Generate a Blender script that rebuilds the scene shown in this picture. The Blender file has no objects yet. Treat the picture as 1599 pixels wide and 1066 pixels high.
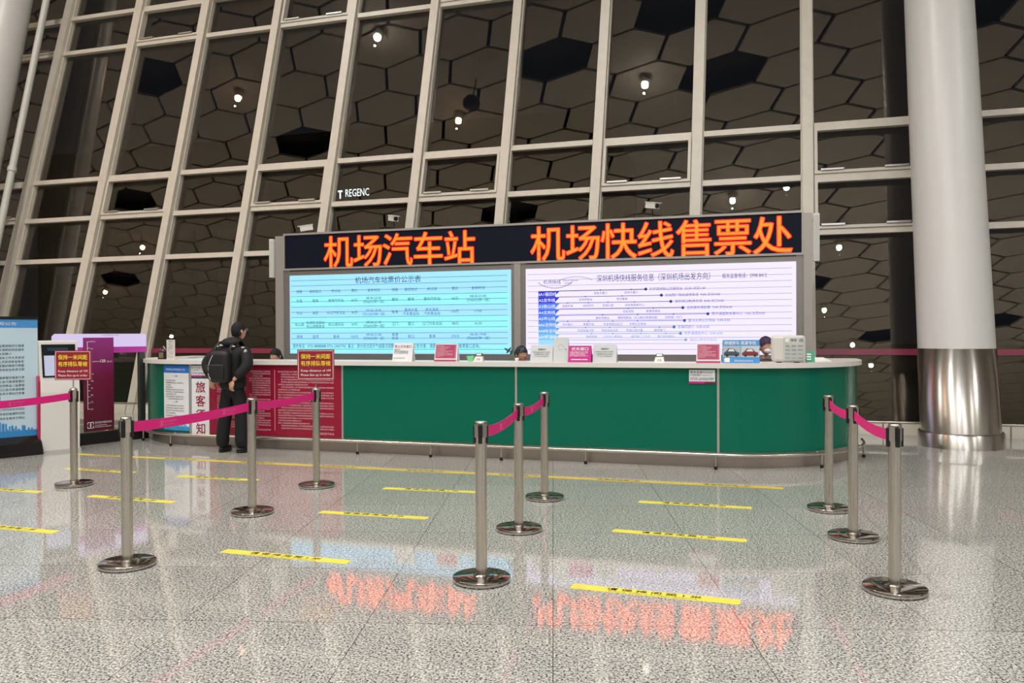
import bpy, bmesh, math, random
from mathutils import Vector, Matrix
random.seed(7)
SC = bpy.context.scene
COL = SC.collection
PI = math.pi

# ------------------------------------------------------------------ camera
CAM_H = 1.545  # scene positions come from image pixels, rescaled with camera height to the height chart
yaw = math.atan(1270 / 4200.0)          # the facade normal (+Y) lies this far right of the view
pit = -11.7 / 1270
rol = 0.0045
F = Vector((-math.sin(yaw) * math.cos(pit), math.cos(yaw) * math.cos(pit), math.sin(pit)))
R0 = Vector((math.cos(yaw), math.sin(yaw), 0))
U0 = R0.cross(F)
Rv = R0 * math.cos(rol) - U0 * math.sin(rol)
Uv = U0 * math.cos(rol) + R0 * math.sin(rol)
cd = bpy.data.cameras.new('camera')
cd.sensor_fit = 'HORIZONTAL'
cd.sensor_width = 36
cd.lens = 36 * 1270 / 1599.0
cd.clip_end = 400
cam = bpy.data.objects.new('camera', cd)
COL.objects.link(cam)
M = Matrix((Rv, Uv, -F)).transposed().to_4x4()
M.translation = Vector((0, 0, CAM_H))
cam.matrix_world = M
SC.camera = cam

# ------------------------------------------------------------------ world (night) and exposure
w = bpy.data.worlds.new('night')
SC.world = w
w.use_nodes = True
w.node_tree.nodes['Background'].inputs[0].default_value = (0.010, 0.010, 0.013, 1)
w.node_tree.nodes['Background'].inputs[1].default_value = 1.0
SC.view_settings.view_transform = 'Standard'
SC.view_settings.look = 'None'
SC.view_settings.gamma = 1
SC.view_settings.exposure = 0.0
SC.view_settings.use_curve_mapping = False

# ------------------------------------------------------------------ materials
def lin(c):
    return tuple(((v / 255.0) / 12.92 if v / 255.0 <= 0.04045 else ((v / 255.0 + 0.055) / 1.055) ** 2.4) for v in c) + (1,)
MATS = {}
def mat(name, col, rough=0.5, metal=0.0, emit=0.0, spec=0.5, aniso=0.0, bump=None, vary=0.0):
    if name in MATS:
        return MATS[name]
    m = bpy.data.materials.new(name)
    m.use_nodes = True
    nt = m.node_tree
    b = nt.nodes['Principled BSDF']
    c = lin(col)
    b.inputs['Base Color'].default_value = c
    b.inputs['Roughness'].default_value = rough
    b.inputs['Metallic'].default_value = metal
    b.inputs['Specular IOR Level'].default_value = spec
    if aniso:
        b.inputs['Anisotropic'].default_value = aniso
        b.inputs['Anisotropic Rotation'].default_value = 0.25
        tn = nt.nodes.new('ShaderNodeTangent'); tn.direction_type = 'RADIAL'; tn.axis = 'Z'
        nt.links.new(tn.outputs[0], b.inputs['Tangent'])
    if emit:
        b.inputs['Emission Color'].default_value = c
        b.inputs['Emission Strength'].default_value = emit
    if vary or bump:
        tc = nt.nodes.new('ShaderNodeTexCoord')
        n = nt.nodes.new('ShaderNodeTexNoise')
        n.inputs['Scale'].default_value = bump[0] if bump else 6
        n.inputs['Detail'].default_value = 4
        nt.links.new(tc.outputs['Object'], n.inputs['Vector'])
        if vary:
            mx = nt.nodes.new('ShaderNodeMix'); mx.data_type = 'RGBA'
            mx.inputs['A'].default_value = tuple(v * (1 - vary) for v in c[:3]) + (1,)
            mx.inputs['B'].default_value = tuple(min(1, v * (1 + vary)) for v in c[:3]) + (1,)
            nt.links.new(n.outputs['Fac'], mx.inputs['Factor'])
            nt.links.new(mx.outputs['Result'], b.inputs['Base Color'])
        if bump:
            bp = nt.nodes.new('ShaderNodeBump')
            bp.inputs['Strength'].default_value = bump[1]
            bp.inputs['Distance'].default_value = 0.01
            nt.links.new(n.outputs['Fac'], bp.inputs['Height'])
            nt.links.new(bp.outputs['Normal'], b.inputs['Normal'])
    MATS[name] = m
    return m

def mat_glass(name, ior=1.6, tint=(0.62, 0.66, 0.62)):
    m = bpy.data.materials.new(name); m.use_nodes = True
    nt = m.node_tree; nt.nodes.clear()
    o = nt.nodes.new('ShaderNodeOutputMaterial')
    mx = nt.nodes.new('ShaderNodeMixShader')
    fr = nt.nodes.new('ShaderNodeFresnel')
    ge = nt.nodes.new('ShaderNodeNewGeometry'); io = nt.nodes.new('ShaderNodeMath'); io.operation = 'MULTIPLY_ADD'   # both faces of the pane reflect alike
    io.inputs[1].default_value = 1 / ior - ior; io.inputs[2].default_value = ior
    nt.links.new(ge.outputs['Backfacing'], io.inputs[0]); nt.links.new(io.outputs[0], fr.inputs['IOR'])
    tr = nt.nodes.new('ShaderNodeBsdfTransparent'); tr.inputs[0].default_value = (*tint, 1)
    gl = nt.nodes.new('ShaderNodeBsdfGlossy'); gl.inputs['Roughness'].default_value = 0.0
    gl.inputs[0].default_value = (1, 0.89, 0.77, 1)
    nt.links.new(fr.outputs[0], mx.inputs[0]); nt.links.new(tr.outputs[0], mx.inputs[1])
    nt.links.new(gl.outputs[0], mx.inputs[2]); nt.links.new(mx.outputs[0], o.inputs[0])
    MATS[name] = m
    return m

def mat_floor():
    m = bpy.data.materials.new('granite_tiles'); m.use_nodes = True
    nt = m.node_tree; N = nt.nodes; L = nt.links
    b = N['Principled BSDF']
    tc = N.new('ShaderNodeTexCoord')
    mp = N.new('ShaderNodeMapping'); mp.vector_type = 'POINT'
    a = math.atan2(0.241, 0.972)
    # rotate so local y runs along the tile joints
    ca, sa = math.cos(-a), math.sin(-a)
    mp.inputs['Rotation'].default_value = (0, 0, -a)
    px, py = -1.283, 5.146
    mp.inputs['Location'].default_value = (-(ca * px - sa * py), -(sa * px + ca * py), 0)
    L.new(tc.outputs['Object'], mp.inputs['Vector'])
    sep = N.new('ShaderNodeSeparateXYZ'); L.new(mp.outputs[0], sep.inputs[0])
    def math_(op, *ins):
        n = N.new('ShaderNodeMath'); n.operation = op
        for i, v in enumerate(ins):
            if isinstance(v, (int, float)): n.inputs[i].default_value = v
            else: L.new(v, n.inputs[i])
        return n.outputs[0]
    def line(v):
        f = math_('PINGPONG', v, 0.5)
        return math_('LESS_THAN', f, 0.0019)
    joint = math_('MAXIMUM', line(sep.outputs[0]), line(sep.outputs[1]))
    # a tone of its own for every tile
    fx = math_('FLOOR', sep.outputs[0]); fy = math_('FLOOR', sep.outputs[1])
    cmb = N.new('ShaderNodeCombineXYZ'); L.new(fx, cmb.inputs[0]); L.new(fy, cmb.inputs[1])
    wn = N.new('ShaderNodeTexWhiteNoise'); L.new(cmb.outputs[0], wn.inputs['Vector'])
    # flecks
    n1 = N.new('ShaderNodeTexNoise'); n1.inputs['Scale'].default_value = 85; n1.inputs['Detail'].default_value = 3; n1.inputs['Roughness'].default_value = 0.6
    n2 = N.new('ShaderNodeTexVoronoi'); n2.inputs['Scale'].default_value = 120
    n3 = N.new('ShaderNodeTexNoise'); n3.inputs['Scale'].default_value = 40; n3.inputs['Detail'].default_value = 4
    n4 = N.new('ShaderNodeTexNoise'); n4.inputs['Scale'].default_value = 1.3; n4.inputs['Detail'].default_value = 3
    for n in (n1, n2, n3, n4): L.new(mp.outputs[0], n.inputs['Vector'])
    r1 = N.new('ShaderNodeValToRGB')
    e = r1.color_ramp.elements
    e[0].position = 0.40; e[0].color = (0.045, 0.045, 0.042, 1)
    e[1].position = 0.475; e[1].color = (0.50, 0.50, 0.475, 1)
    x = e.new(0.60); x.color = (0.80, 0.80, 0.77, 1)
    L.new(n1.outputs['Fac'], r1.inputs[0])
    r2 = N.new('ShaderNodeValToRGB')
    e = r2.color_ramp.elements
    e[0].position = 0.0; e[0].color = (0.80, 0.80, 0.78, 1)
    e[1].position = 1.0; e[1].color = (1, 1, 1, 1)
    L.new(n2.outputs['Color'], r2.inputs[0])
    r3 = N.new('ShaderNodeValToRGB')
    e = r3.color_ramp.elements
    e[0].position = 0.38; e[0].color = (0.72, 0.72, 0.71, 1)
    e[1].position = 0.56; e[1].color = (1, 1, 1, 1)
    L.new(n3.outputs['Fac'], r3.inputs[0])
    def mul(a_, b_):
        n = N.new('ShaderNodeMix'); n.data_type = 'RGBA'; n.blend_type = 'MULTIPLY'; n.inputs['Factor'].default_value = 1
        L.new(a_, n.inputs['A'])
        if isinstance(b_, tuple): n.inputs['B'].default_value = b_
        else: L.new(b_, n.inputs['B'])
        return n.outputs['Result']
    c = mul(r1.outputs[0], r2.outputs[0]); c = mul(c, r3.outputs[0])
    tone = math_('MULTIPLY_ADD', wn.outputs['Value'], 0.10, 0.95)
    tone = math_('MULTIPLY_ADD', n4.outputs['Fac'], 0.12, math_('SUBTRACT', tone, 0.06))
    vm = N.new('ShaderNodeVectorMath'); vm.operation = 'SCALE'; L.new(c, vm.inputs[0]); L.new(tone, vm.inputs['Scale'])
    mj = N.new('ShaderNodeMix'); mj.data_type = 'RGBA'
    L.new(joint, mj.inputs['Factor']); L.new(vm.outputs[0], mj.inputs['A']); mj.inputs['B'].default_value = (0.05, 0.05, 0.045, 1)
    L.new(mj.outputs['Result'], b.inputs['Base Color'])
    b.inputs['Roughness'].default_value = 0.055
    b.inputs['IOR'].default_value = 2.05
    return m

WHITE = mat('white_paint', (222, 216, 206), 0.45, vary=0.05)
MULL = mat('cream_painted_steel', (205, 199, 187), 0.4, vary=0.10)
STEEL = mat('brushed_steel', (208, 203, 194), 0.24, 1.0)
POLE = mat('brushed_pole_steel', (208, 203, 194), 0.16, 1.0, aniso=0.6)
POLI = mat('polished_steel', (190, 186, 182), 0.10, 1.0)
ALU = mat('grey_aluminium', (170, 168, 165), 0.38, 0.85)
ALUW = mat('pale_aluminium', (196, 192, 188), 0.35, 0.6)
BLACK = mat('black_plastic', (14, 14, 16), 0.4)
DARKM = mat('dark_metal', (45, 43, 42), 0.35, 0.6)
GREEN = mat('green_laminate', (0, 106, 84), 0.22, spec=0.3)
TOP = mat('white_solid_surface', (228, 224, 220), 0.3)
PLINTH = mat('plinth_steel', (175, 165, 158), 0.3, 0.9)
RED = mat('crimson_print', (150, 18, 55), 0.35)
SIGNRED = mat('sign_red', (148, 16, 36), 0.35)
WHT = mat('white_print', (240, 240, 240), 0.5)
PAPER = mat('white_paper', (232, 235, 240), 0.5)
INK = mat('dark_ink', (45, 45, 60), 0.6)
REDINK = mat('red_ink', (150, 25, 50), 0.6)
PINKINK = mat('pale_pink_ink', (240, 190, 200), 0.6)
YEL = mat('yellow_print', (250, 226, 60), 0.5)
BLUE = mat('blue_print', (30, 120, 215), 0.45)
LBLUE = mat('light_blue_print', (120, 185, 232), 0.45)
MAG = mat('magenta_print', (200, 30, 140), 0.45)
BELT = mat('magenta_webbing', (240, 26, 138), 0.6, bump=(300, 0.2))
BELTINK = mat('belt_pale_print', (240, 120, 175), 0.6)
TAPE = mat('yellow_tape', (228, 218, 84), 0.55, vary=0.05)
TAPEW = mat('worn_yellow_tape', (215, 190, 70), 0.55, vary=0.14)
TAPEINK = mat('tape_dark_print', (70, 62, 20), 0.6)
SKIN = mat('skin', (205, 155, 130), 0.5)
HAIR = mat('black_hair', (16, 14, 15), 0.8)
CLOTH = mat('black_cloth', (17, 18, 22), 0.75, bump=(60, 0.4))
CLOTH2 = mat('black_nylon', (20, 22, 26), 0.55, bump=(40, 0.4))
REFL = mat('reflective_silver', (190, 195, 200), 0.4)
GLASS = mat_glass('facade_glass', 1.68, (0.72, 0.75, 0.72))
CLEAR = mat_glass('clear_glass', 1.45, (0.92, 0.94, 0.93))
CEILP = mat('ceiling_panel', (206, 197, 184), 0.6, vary=0.04)
CEILD = mat('ceiling_void', (18, 18, 20), 0.8)
HALL = mat('hall_wall', (200, 196, 190), 0.6, vary=0.05)
LEDBLK = mat('led_black', (10, 18, 36), 0.5, spec=0.2)

# ------------------------------------------------------------------ geometry builder
class B:
    """collects faces in world (or local) coordinates and links them as one mesh object"""
    def __init__(s):
        s.v = []; s.f = []; s.m = []; s.sm = []
    def add(s, vs, fs, mi=0, smooth=False):
        o = len(s.v); s.v += [tuple(v) for v in vs]
        for f in fs:
            s.f.append(tuple(i + o for i in f)); s.m.append(mi); s.sm.append(smooth)
    def hexa(s, p, mi=0):            # p: 4 bottom (ccw), 4 top
        s.add(p, [(3, 2, 1, 0), (4, 5, 6, 7), (0, 1, 5, 4), (1, 2, 6, 5), (2, 3, 7, 6), (3, 0, 4, 7)], mi)
    def box(s, x0, x1, y0, y1, z0, z1, mi=0):
        s.hexa([(x0, y0, z0), (x1, y0, z0), (x1, y1, z0), (x0, y1, z0), (x0, y0, z1), (x1, y0, z1), (x1, y1, z1), (x0, y1, z1)], mi)
    def fbox(s, fr, u0, u1, v0, v1, w0, w1, mi=0, nu=1):   # box in a frame fr(u, v, w)
        for i in range(nu):
            a = u0 + (u1 - u0) * i / nu; b = u0 + (u1 - u0) * (i + 1) / nu
            s.hexa([fr(a, v0, w1), fr(b, v0, w1), fr(b, v0, w0), fr(a, v0, w0), fr(a, v1, w1), fr(b, v1, w1), fr(b, v1, w0), fr(a, v1, w0)], mi)
    def rbox(s, x0, x1, y0, y1, z0, z1, r=0.01, seg=3, mi=0):   # bevelled box
        bm = bmesh.new(); bmesh.ops.create_cube(bm, size=1)
        for v in bm.verts:
            v.co = Vector(((x0 + x1) / 2 + v.co.x * (x1 - x0), (y0 + y1) / 2 + v.co.y * (y1 - y0), (z0 + z1) / 2 + v.co.z * (z1 - z0)))
        bmesh.ops.bevel(bm, geom=bm.edges[:], offset=r, segments=seg, profile=0.5, affect='EDGES')
        bm.verts.index_update()
        s.add([v.co[:] for v in bm.verts], [[v.index for v in f.verts] for f in bm.faces], mi, True)
        bm.free()
    def prism(s, pts, z0, z1, mi=0, smooth=False):
        n = len(pts)
        s.add([(x, y, z0) for x, y in pts] + [(x, y, z1) for x, y in pts], [tuple(range(n - 1, -1, -1)), tuple(range(n, 2 * n))], mi)
        s.add([(x, y, z0) for x, y in pts] + [(x, y, z1) for x, y in pts], [(i, (i + 1) % n, n + (i + 1) % n, n + i) for i in range(n)], mi, smooth)
    def lathe(s, prof, c=(0, 0, 0), n=32, mi=0, lean=(0, 0)):
        vs = []
        for r, z in prof:
            for k in range(n):
                a = 2 * PI * k / n
                vs.append((c[0] + r * math.cos(a) + lean[0] * z, c[1] + r * math.sin(a) + lean[1] * z, c[2] + z))
        m = len(prof)
        fs = [(i * n + k, i * n + (k + 1) % n, (i + 1) * n + (k + 1) % n, (i + 1) * n + k) for i in range(m - 1) for k in range(n)]
        s.add(vs, fs, mi, True)
        s.add(vs[:n], [tuple(range(n - 1, -1, -1))], mi); s.add(vs[-n:], [tuple(range(n))], mi)
    def tube(s, path, r, n=10, mi=0, closed=False):
        path = [Vector(p) for p in path]; vs = []; m = len(path)
        rs = r if isinstance(r, (list, tuple)) else [r] * m
        for i, p in enumerate(path):
            if closed: t = path[(i + 1) % m] - path[i - 1]
            else: t = path[min(i + 1, m - 1)] - path[max(i - 1, 0)]
            t.normalize()
            up = Vector((0, 0, 1)) if abs(t.z) < 0.9 else Vector((0, 1, 0))
            a = t.cross(up).normalized(); b = a.cross(t)
            for k in range(n):
                q = 2 * PI * k / n
                vs.append(tuple(p + (a * math.cos(q) + b * math.sin(q)) * rs[i]))
        fs = [(i * n + k, i * n + (k + 1) % n, ((i + 1) % m) * n + (k + 1) % n, ((i + 1) % m) * n + k) for i in range(m if closed else m - 1) for k in range(n)]
        s.add(vs, fs, mi, True)
        if not closed:
            s.add(vs[:n], [tuple(range(n))], mi); s.add(vs[-n:], [tuple(range(n - 1, -1, -1))], mi)
    def ell(s, c, r, mi=0, n=20, rot=None):
        vs = []; fs = []
        h = n // 2
        for i in range(h + 1):
            th = PI * i / h
            for k in range(n):
                ph = 2 * PI * k / n
                p = Vector((r[0] * math.sin(th) * math.cos(ph), r[1] * math.sin(th) * math.sin(ph), r[2] * math.cos(th)))
                if rot: p = rot @ p
                vs.append(tuple(Vector(c) + p))
        for i in range(h):
            for k in range(n):
                fs.append((i * n + k, (i + 1) * n + k, (i + 1) * n + (k + 1) % n, i * n + (k + 1) % n))
        s.add(vs, fs, mi, True)
    def build(s, name, mats, parent=None, kind=None, label=None, cat=None, group=None, merge=False):
        me = bpy.data.meshes.new(name)
        off = Vector(parent_world(parent)) if parent else Vector((0, 0, 0))
        me.from_pydata([tuple(Vector(v) - off) for v in s.v], [], s.f)
        if not isinstance(mats, (list, tuple)): mats = [mats]
        for m in mats: me.materials.append(m)
        me.polygons.foreach_set('material_index', s.m)
        me.polygons.foreach_set('use_smooth', s.sm)
        me.update()
        if merge:
            bm = bmesh.new(); bm.from_mesh(me); bmesh.ops.remove_doubles(bm, verts=bm.verts, dist=1e-5); bm.to_mesh(me); bm.free()
        o = bpy.data.objects.new(name, me); COL.objects.link(o)
        if parent: o.parent = parent
        tag(o, label, cat, group, kind)
        return o

def parent_world(o):
    x = Vector((0, 0, 0))
    while o:
        x = x + o.location; o = o.parent
    return x
def tag(o, label=None, cat=None, group=None, kind=None):
    if label: o['label'] = label
    if cat: o['category'] = cat
    if group: o['group'] = group
    if kind: o['kind'] = kind
def empty(name, loc, label=None, cat=None, group=None, kind=None, rotz=0):
    o = bpy.data.objects.new(name, None); COL.objects.link(o)
    o.location = loc; o.rotation_euler = (0, 0, rotz); o.empty_display_size = 0.1
    tag(o, label, cat, group, kind)
    return o
def copy_tree(o, parent=None):
    c = o.copy(); COL.objects.link(c)
    if parent: c.parent = parent
    for ch in list(o.children): copy_tree(ch, c)
    return c

# text: glyph meshes made once per string, then laid into a builder through a frame
TXT = {}
def glyphs(body, off=0.0, res=2):
    k = (body, off, res)
    if k in TXT: return TXT[k]
    c = bpy.data.curves.new('t', 'FONT'); c.body = body; c.size = 1; c.resolution_u = res; c.offset = off
    o = bpy.data.objects.new('t', c); COL.objects.link(o)
    dg = bpy.context.evaluated_depsgraph_get(); dg.update()
    me = bpy.data.meshes.new_from_object(o.evaluated_get(dg))
    vs = [v.co[:2] for v in me.vertices]; fs = [tuple(p.vertices) for p in me.polygons]
    bpy.data.objects.remove(o); bpy.data.curves.remove(c); bpy.data.meshes.remove(me)
    TXT[k] = (vs, fs); return TXT[k]
def text(b, body, fr, u, v, h, align='l', mi=0, w=0.002, off=0.0, width=None, res=2, sx=1.0):
    """h: height of the em square; (u, v) baseline start / centre"""
    vs, fs = glyphs(body, 0.0, res)
    if not vs: return
    if off >= .008:                      # heavier weight: the outline laid again a little to each side
        n_ = 8 if off > .015 else 4
        for q in range(n_):
            a = 2 * PI * q / n_ + (PI / 4 if n_ == 4 else 0)
            text(b, body, fr, u + off * h * 1.1 * math.cos(a), v + off * h * 1.1 * math.sin(a), h, align, mi, w + q * .0003, 0.0, width, res, sx)
        return
    x0 = min(p[0] for p in vs); x1 = max(p[0] for p in vs)
    kx = h * sx
    if width: kx = width / (x1 - x0)
    W = (x1 - x0) * kx
    du = {'l': 0, 'c': -W / 2, 'r': -W}[align]
    b.add([fr(u + du + (p[0] - x0) * kx, v + p[1] * h, w) for p in vs], fs, mi)
def flat(fr_o, right, up):
    o = Vector(fr_o); r = Vector(right).normalized(); u_ = Vector(up).normalized(); n = r.cross(u_)
    return lambda u, v, w=0.0: tuple(o + r * u + u_ * v + n * w)

# ------------------------------------------------------------------ the facade geometry
FY0, LEAN, SKEW = 13.364, 0.262, 0.009     # inner face of the mullions at height z is Y = FY0 + LEAN z
def fac(x, z, d=0.0):
    return (x + SKEW * z, FY0 + LEAN * z + d, z)
CEIL = lambda y: 16.0 + 0.08 * (13.4 - y)

# ------------------------------------------------------------------ lamps of the hall, mirrored and added
def downlight(x, y, colr, power, disc=40.0, glow=6.0, r=0.11, label=None):
    z = CEIL(y)
    t = empty('ceiling_downlight', (x, y, z - 0.02), label or 'round downlight added out of sight in the honeycomb ceiling of the hall', 'ceiling light', 'ceiling downlights')
    b = B(); b.lathe([(r + 0.02, -0.30), (r + 0.06, -0.30), (r + 0.06, 0.0), (r + 0.02, 0.0)], (x, y, z), 24)
    b.build('housing', WHITE, t)
    key = 'lamp_%d_%d' % (int(disc), int(colr[2] * 100))
    if key not in MATS:
        m = mat(key, (255, 255, 255), 0.5)
        bs = m.node_tree.nodes['Principled BSDF']
        bs.inputs['Emission Color'].default_value = (*colr, 1); bs.inputs['Emission Strength'].default_value = disc
    b = B(); b.lathe([(0.001, -0.315), (r * .7, -0.335), (r, -0.312), (r, -0.27), (0.001, -0.27)], (x, y, z), 24)
    b.build('lamp_lens', MATS[key], t)
    ld = bpy.data.lights.new('downlight', 'SPOT'); ld.energy = power; ld.color = colr
    ld.spot_size = math.radians(160); ld.spot_blend = 1.0; ld.shadow_soft_size = 0.11
    lo = bpy.data.objects.new('downlight', ld); COL.objects.link(lo); lo.location = (0, 0, -0.36); lo.parent = t
    if glow:  # added bare lamp lights the panel above, standing in for lens bloom
        ld = bpy.data.lights.new('halo_lamp', 'POINT'); ld.energy = glow; ld.color = colr; ld.shadow_soft_size = 0.025
        lo = bpy.data.objects.new('halo_lamp', ld); COL.objects.link(lo); lo.location = (0, 0, -0.75); lo.parent = t
WARM = (1.0, 0.62, 0.36); NEU = (1.0, 0.98, 0.955); COOL = (0.86, 0.93, 1.0)
PW = 2150
UPW = 3000
DOWNLIGHTS = [(-19.39, 6.82, WARM, .5, 120, 16, 'warm downlight mirrored third bay from the upper left, glowing orange'),
        (-11.05, 4.44, WARM, .5, 120, 16, 'warm downlight mirrored above the left LED characters, glowing orange'),
        (-32.29, -3.63, WARM, .5, 120, 10, 'warm downlight mirrored low on the left above the man'),
        (-39.13, -8.63, WARM, .5, 120, 10, 'warm downlight mirrored low at the far left above the purple chart'),
        (-3.76, 5.47, NEU, 1.2, 260, 42, 'brightest white downlight mirrored right of centre near the top'),
        (-12.43, 9.00, NEU, .9, 260, 42, 'white downlight mirrored at the top left of centre with wide glow'),
        (-1.01, -1.96, NEU, 1.2, 260, 34, 'white downlight mirrored just above the right end of the LED sign'),
        (1.11, -1.20, COOL, .5, 90, .1, 'small cool downlight mirrored upper right of the LED sign'),
        (3.48, -6.09, COOL, .7, 90, .1, 'cool downlight mirrored beside the right end of the LED sign'),
        (3.28, -12.39, NEU, 1.1, 120, .5, 'white downlight mirrored above the right end of the counter'),
        (5.04, -16.76, NEU, 1.1, 120, .5, 'white downlight mirrored at film band height right of the counter'),
        (6.32, -19.70, NEU, 1, 120, .3, 'white downlight mirrored just under the film band right of the counter'),
        (8.10, -23.79, NEU, 1, 120, .3, 'lowest white downlight mirrored beside the steel column sleeve'),
        (-39.19, -15.26, WARM, .8, 90, .3, 'warm downlight mirrored left of the man at head height')]
for x, y in [(12, -4.0), (-14, -12), (-22, -6), (-6, -20), (-24, -22), (-7, -7), (-50, 2), (-54, -18), (13, 5)]:  # unseen downlights added outside the mirrored area to light the hall
    DOWNLIGHTS.append((x, y, NEU, 1.2, 60, 0, None))
for x, y, c, p, dsc, gl, lb in DOWNLIGHTS:
    downlight(x, y, c, PW * p, dsc, gl, label=lb)
# unseen bowl uplighters on poles, added to brighten the hall ceiling behind the camera
for x, y, e_ in [(-17, -5, .7), (3, -6, 1.15), (-31, -4, .5), (-7, -13, 1.0), (14, -14, 1.0), (-44, -10, .5), (-20, -20, .8), (6, -24, 1.0)]:
    t = empty('added_uplighter', (x, y, 0), 'tall pole lamp added unseen to wash the hall ceiling behind the camera', 'lamp', 'added pole uplighters in the hall')
    b = B(); b.lathe([(.25, 0), (.25, .04), (.05, .06), (.05, 3.9)], (x, y, 0), 20); b.build('pole', ALU, t)
    b = B(); b.lathe([(.05, 3.9), (.35, 4.05), (.42, 4.25), (.40, 4.25), (.33, 4.08), (.06, 3.95)], (x, y, 0), 28); b.build('bowl', WHITE, t)
    ld = bpy.data.lights.new('added_uplight', 'SPOT'); ld.energy = UPW * e_; ld.color = (1, .97, .93); ld.spot_size = math.radians(168); ld.spot_blend = 1.0; ld.shadow_soft_size = .2
    lo = bpy.data.objects.new('added_uplight', ld); COL.objects.link(lo); lo.location = (0, 0, 4.62); lo.rotation_euler = (PI, 0, 0); lo.parent = t

# ------------------------------------------------------------------ setting: floor, ceiling, walls
b = B(); b.box(-72, 24, -34, FY0 + 0.25, -0.3, 0.0)
b.build('floor', mat_floor(), kind='structure')
b = B(); b.box(-120, 90, FY0 + 0.25, 120, -0.35, -0.06)
b.build('ground_outside', mat('night_paving', (60, 60, 58), 0.7), kind='structure')
def mat_bays():  # unseen dark bays added to the walls to streak reflections in the steel
    m = bpy.data.materials.new('reflection_bays'); m.use_nodes = True
    nt = m.node_tree; N = nt.nodes; L = nt.links
    tc = N.new('ShaderNodeTexCoord'); sp = N.new('ShaderNodeSeparateXYZ'); L.new(tc.outputs['Object'], sp.inputs[0])
    def M_(op, *ins):
        n = N.new('ShaderNodeMath'); n.operation = op
        for i, v in enumerate(ins):
            if isinstance(v, (int, float)): n.inputs[i].default_value = v
            else: L.new(v, n.inputs[i])
        return n.outputs[0]
    u = M_('FLOOR', M_('DIVIDE', M_('ADD', sp.outputs[0], sp.outputs[1]), 2.6))
    low = M_('LESS_THAN', sp.outputs[2], 7.0)
    wn = N.new('ShaderNodeTexWhiteNoise'); wn.noise_dimensions = '1D'; L.new(u, wn.inputs['W'])
    dk = M_('MULTIPLY', M_('LESS_THAN', wn.outputs['Value'], 0.45), low)
    mx = N.new('ShaderNodeMix'); mx.data_type = 'RGBA'; L.new(dk, mx.inputs['Factor'])
    mx.inputs['A'].default_value = lin((206, 202, 196)); mx.inputs['B'].default_value = lin((52, 50, 48))
    L.new(mx.outputs['Result'], N['Principled BSDF'].inputs['Base Color'])
    N['Principled BSDF'].inputs['Roughness'].default_value = 0.5
    return m
HALL = mat_bays()
b = B(); b.box(-72, 24, -34.4, -34, 0, 20.2); b.build('wall_back', HALL, kind='structure')
b = B(); b.box(-72.4, -72, -34, 18, 0, 20.2); b.build('wall_left', HALL, kind='structure')
b = B(); b.box(24, 24.4, -34, 18, 0, 20.2); b.build('wall_right', HALL, kind='structure')

# honeycomb ceiling: elongated hexagonal panels with dark joints, some cells open
A_ = Vector((0.570, -1.542)); B_ = Vector((2.547, 0.038)); K_ = Vector((-0.427, -1.082)); O_ = Vector((-0.267, 7.35))
dark = set()
det = A_.x * B_.y - A_.y * B_.x
for x, y in [(-6.2, 6.62), (-3.2, 8.07), (-0.69, 5.38), (-22.0, 8.7), (-18.8, 3.57), (-10.1, -3.3), (2.83, -10.96), (5.58, -15.8), (7.09, 6.74), (-29.8, 0.07), (-36, -8), (10, -14.5), (-20, -9)]:
    p = Vector((x, y)) - O_ - (B_ + K_) / 2
    i = (p.x * B_.y - p.y * B_.x) / det; j = (A_.x * p.y - A_.y * p.x) / det
    dark.add((round(i), round(j)))
b = B(); back = B()
for i in range(-12, 30):
    for j in range(-32, 13):
        o = O_ + A_ * i + B_ * j
        c = o + (B_ + K_) / 2
        if not (-71.5 < c.x < 23.5 and -33.5 < c.y < 17.4): continue
        if (i, j) in dark: continue
        vs = [o, o + K_, o + A_, o + B_ + K_, o + B_, o + B_ - A_ + K_]
        vs = [c + (p - c) * 0.945 for p in vs]
        lo = [(p.x, p.y, CEIL(p.y)) for p in vs]; hi = [(p.x, p.y, CEIL(p.y) + 0.12) for p in vs]
        b.add(lo + hi, [tuple(range(6)), tuple(range(11, 5, -1))] + [((k + 1) % 6, k, 6 + k, 6 + (k + 1) % 6) for k in range(6)])
ceil = b.build('ceiling', CEILP, kind='structure')
b = B(); b.add([(-72.4, -34.4, CEIL(-34.4) + .6), (24.4, -34.4, CEIL(-34.4) + .6), (24.4, 18.5, CEIL(18.5) + .6), (-72.4, 18.5, CEIL(18.5) + .6),
       (-72.4, -34.4, CEIL(-34.4) + .9), (24.4, -34.4, CEIL(-34.4) + .9), (24.4, 18.5, CEIL(18.5) + .9), (-72.4, 18.5, CEIL(18.5) + .9)],
      [(0, 1, 2, 3), (7, 6, 5, 4), (0, 4, 5, 1), (1, 5, 6, 2), (2, 6, 7, 3), (3, 7, 4, 0)])
b.build('ceiling_void', CEILD, ceil)

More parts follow.
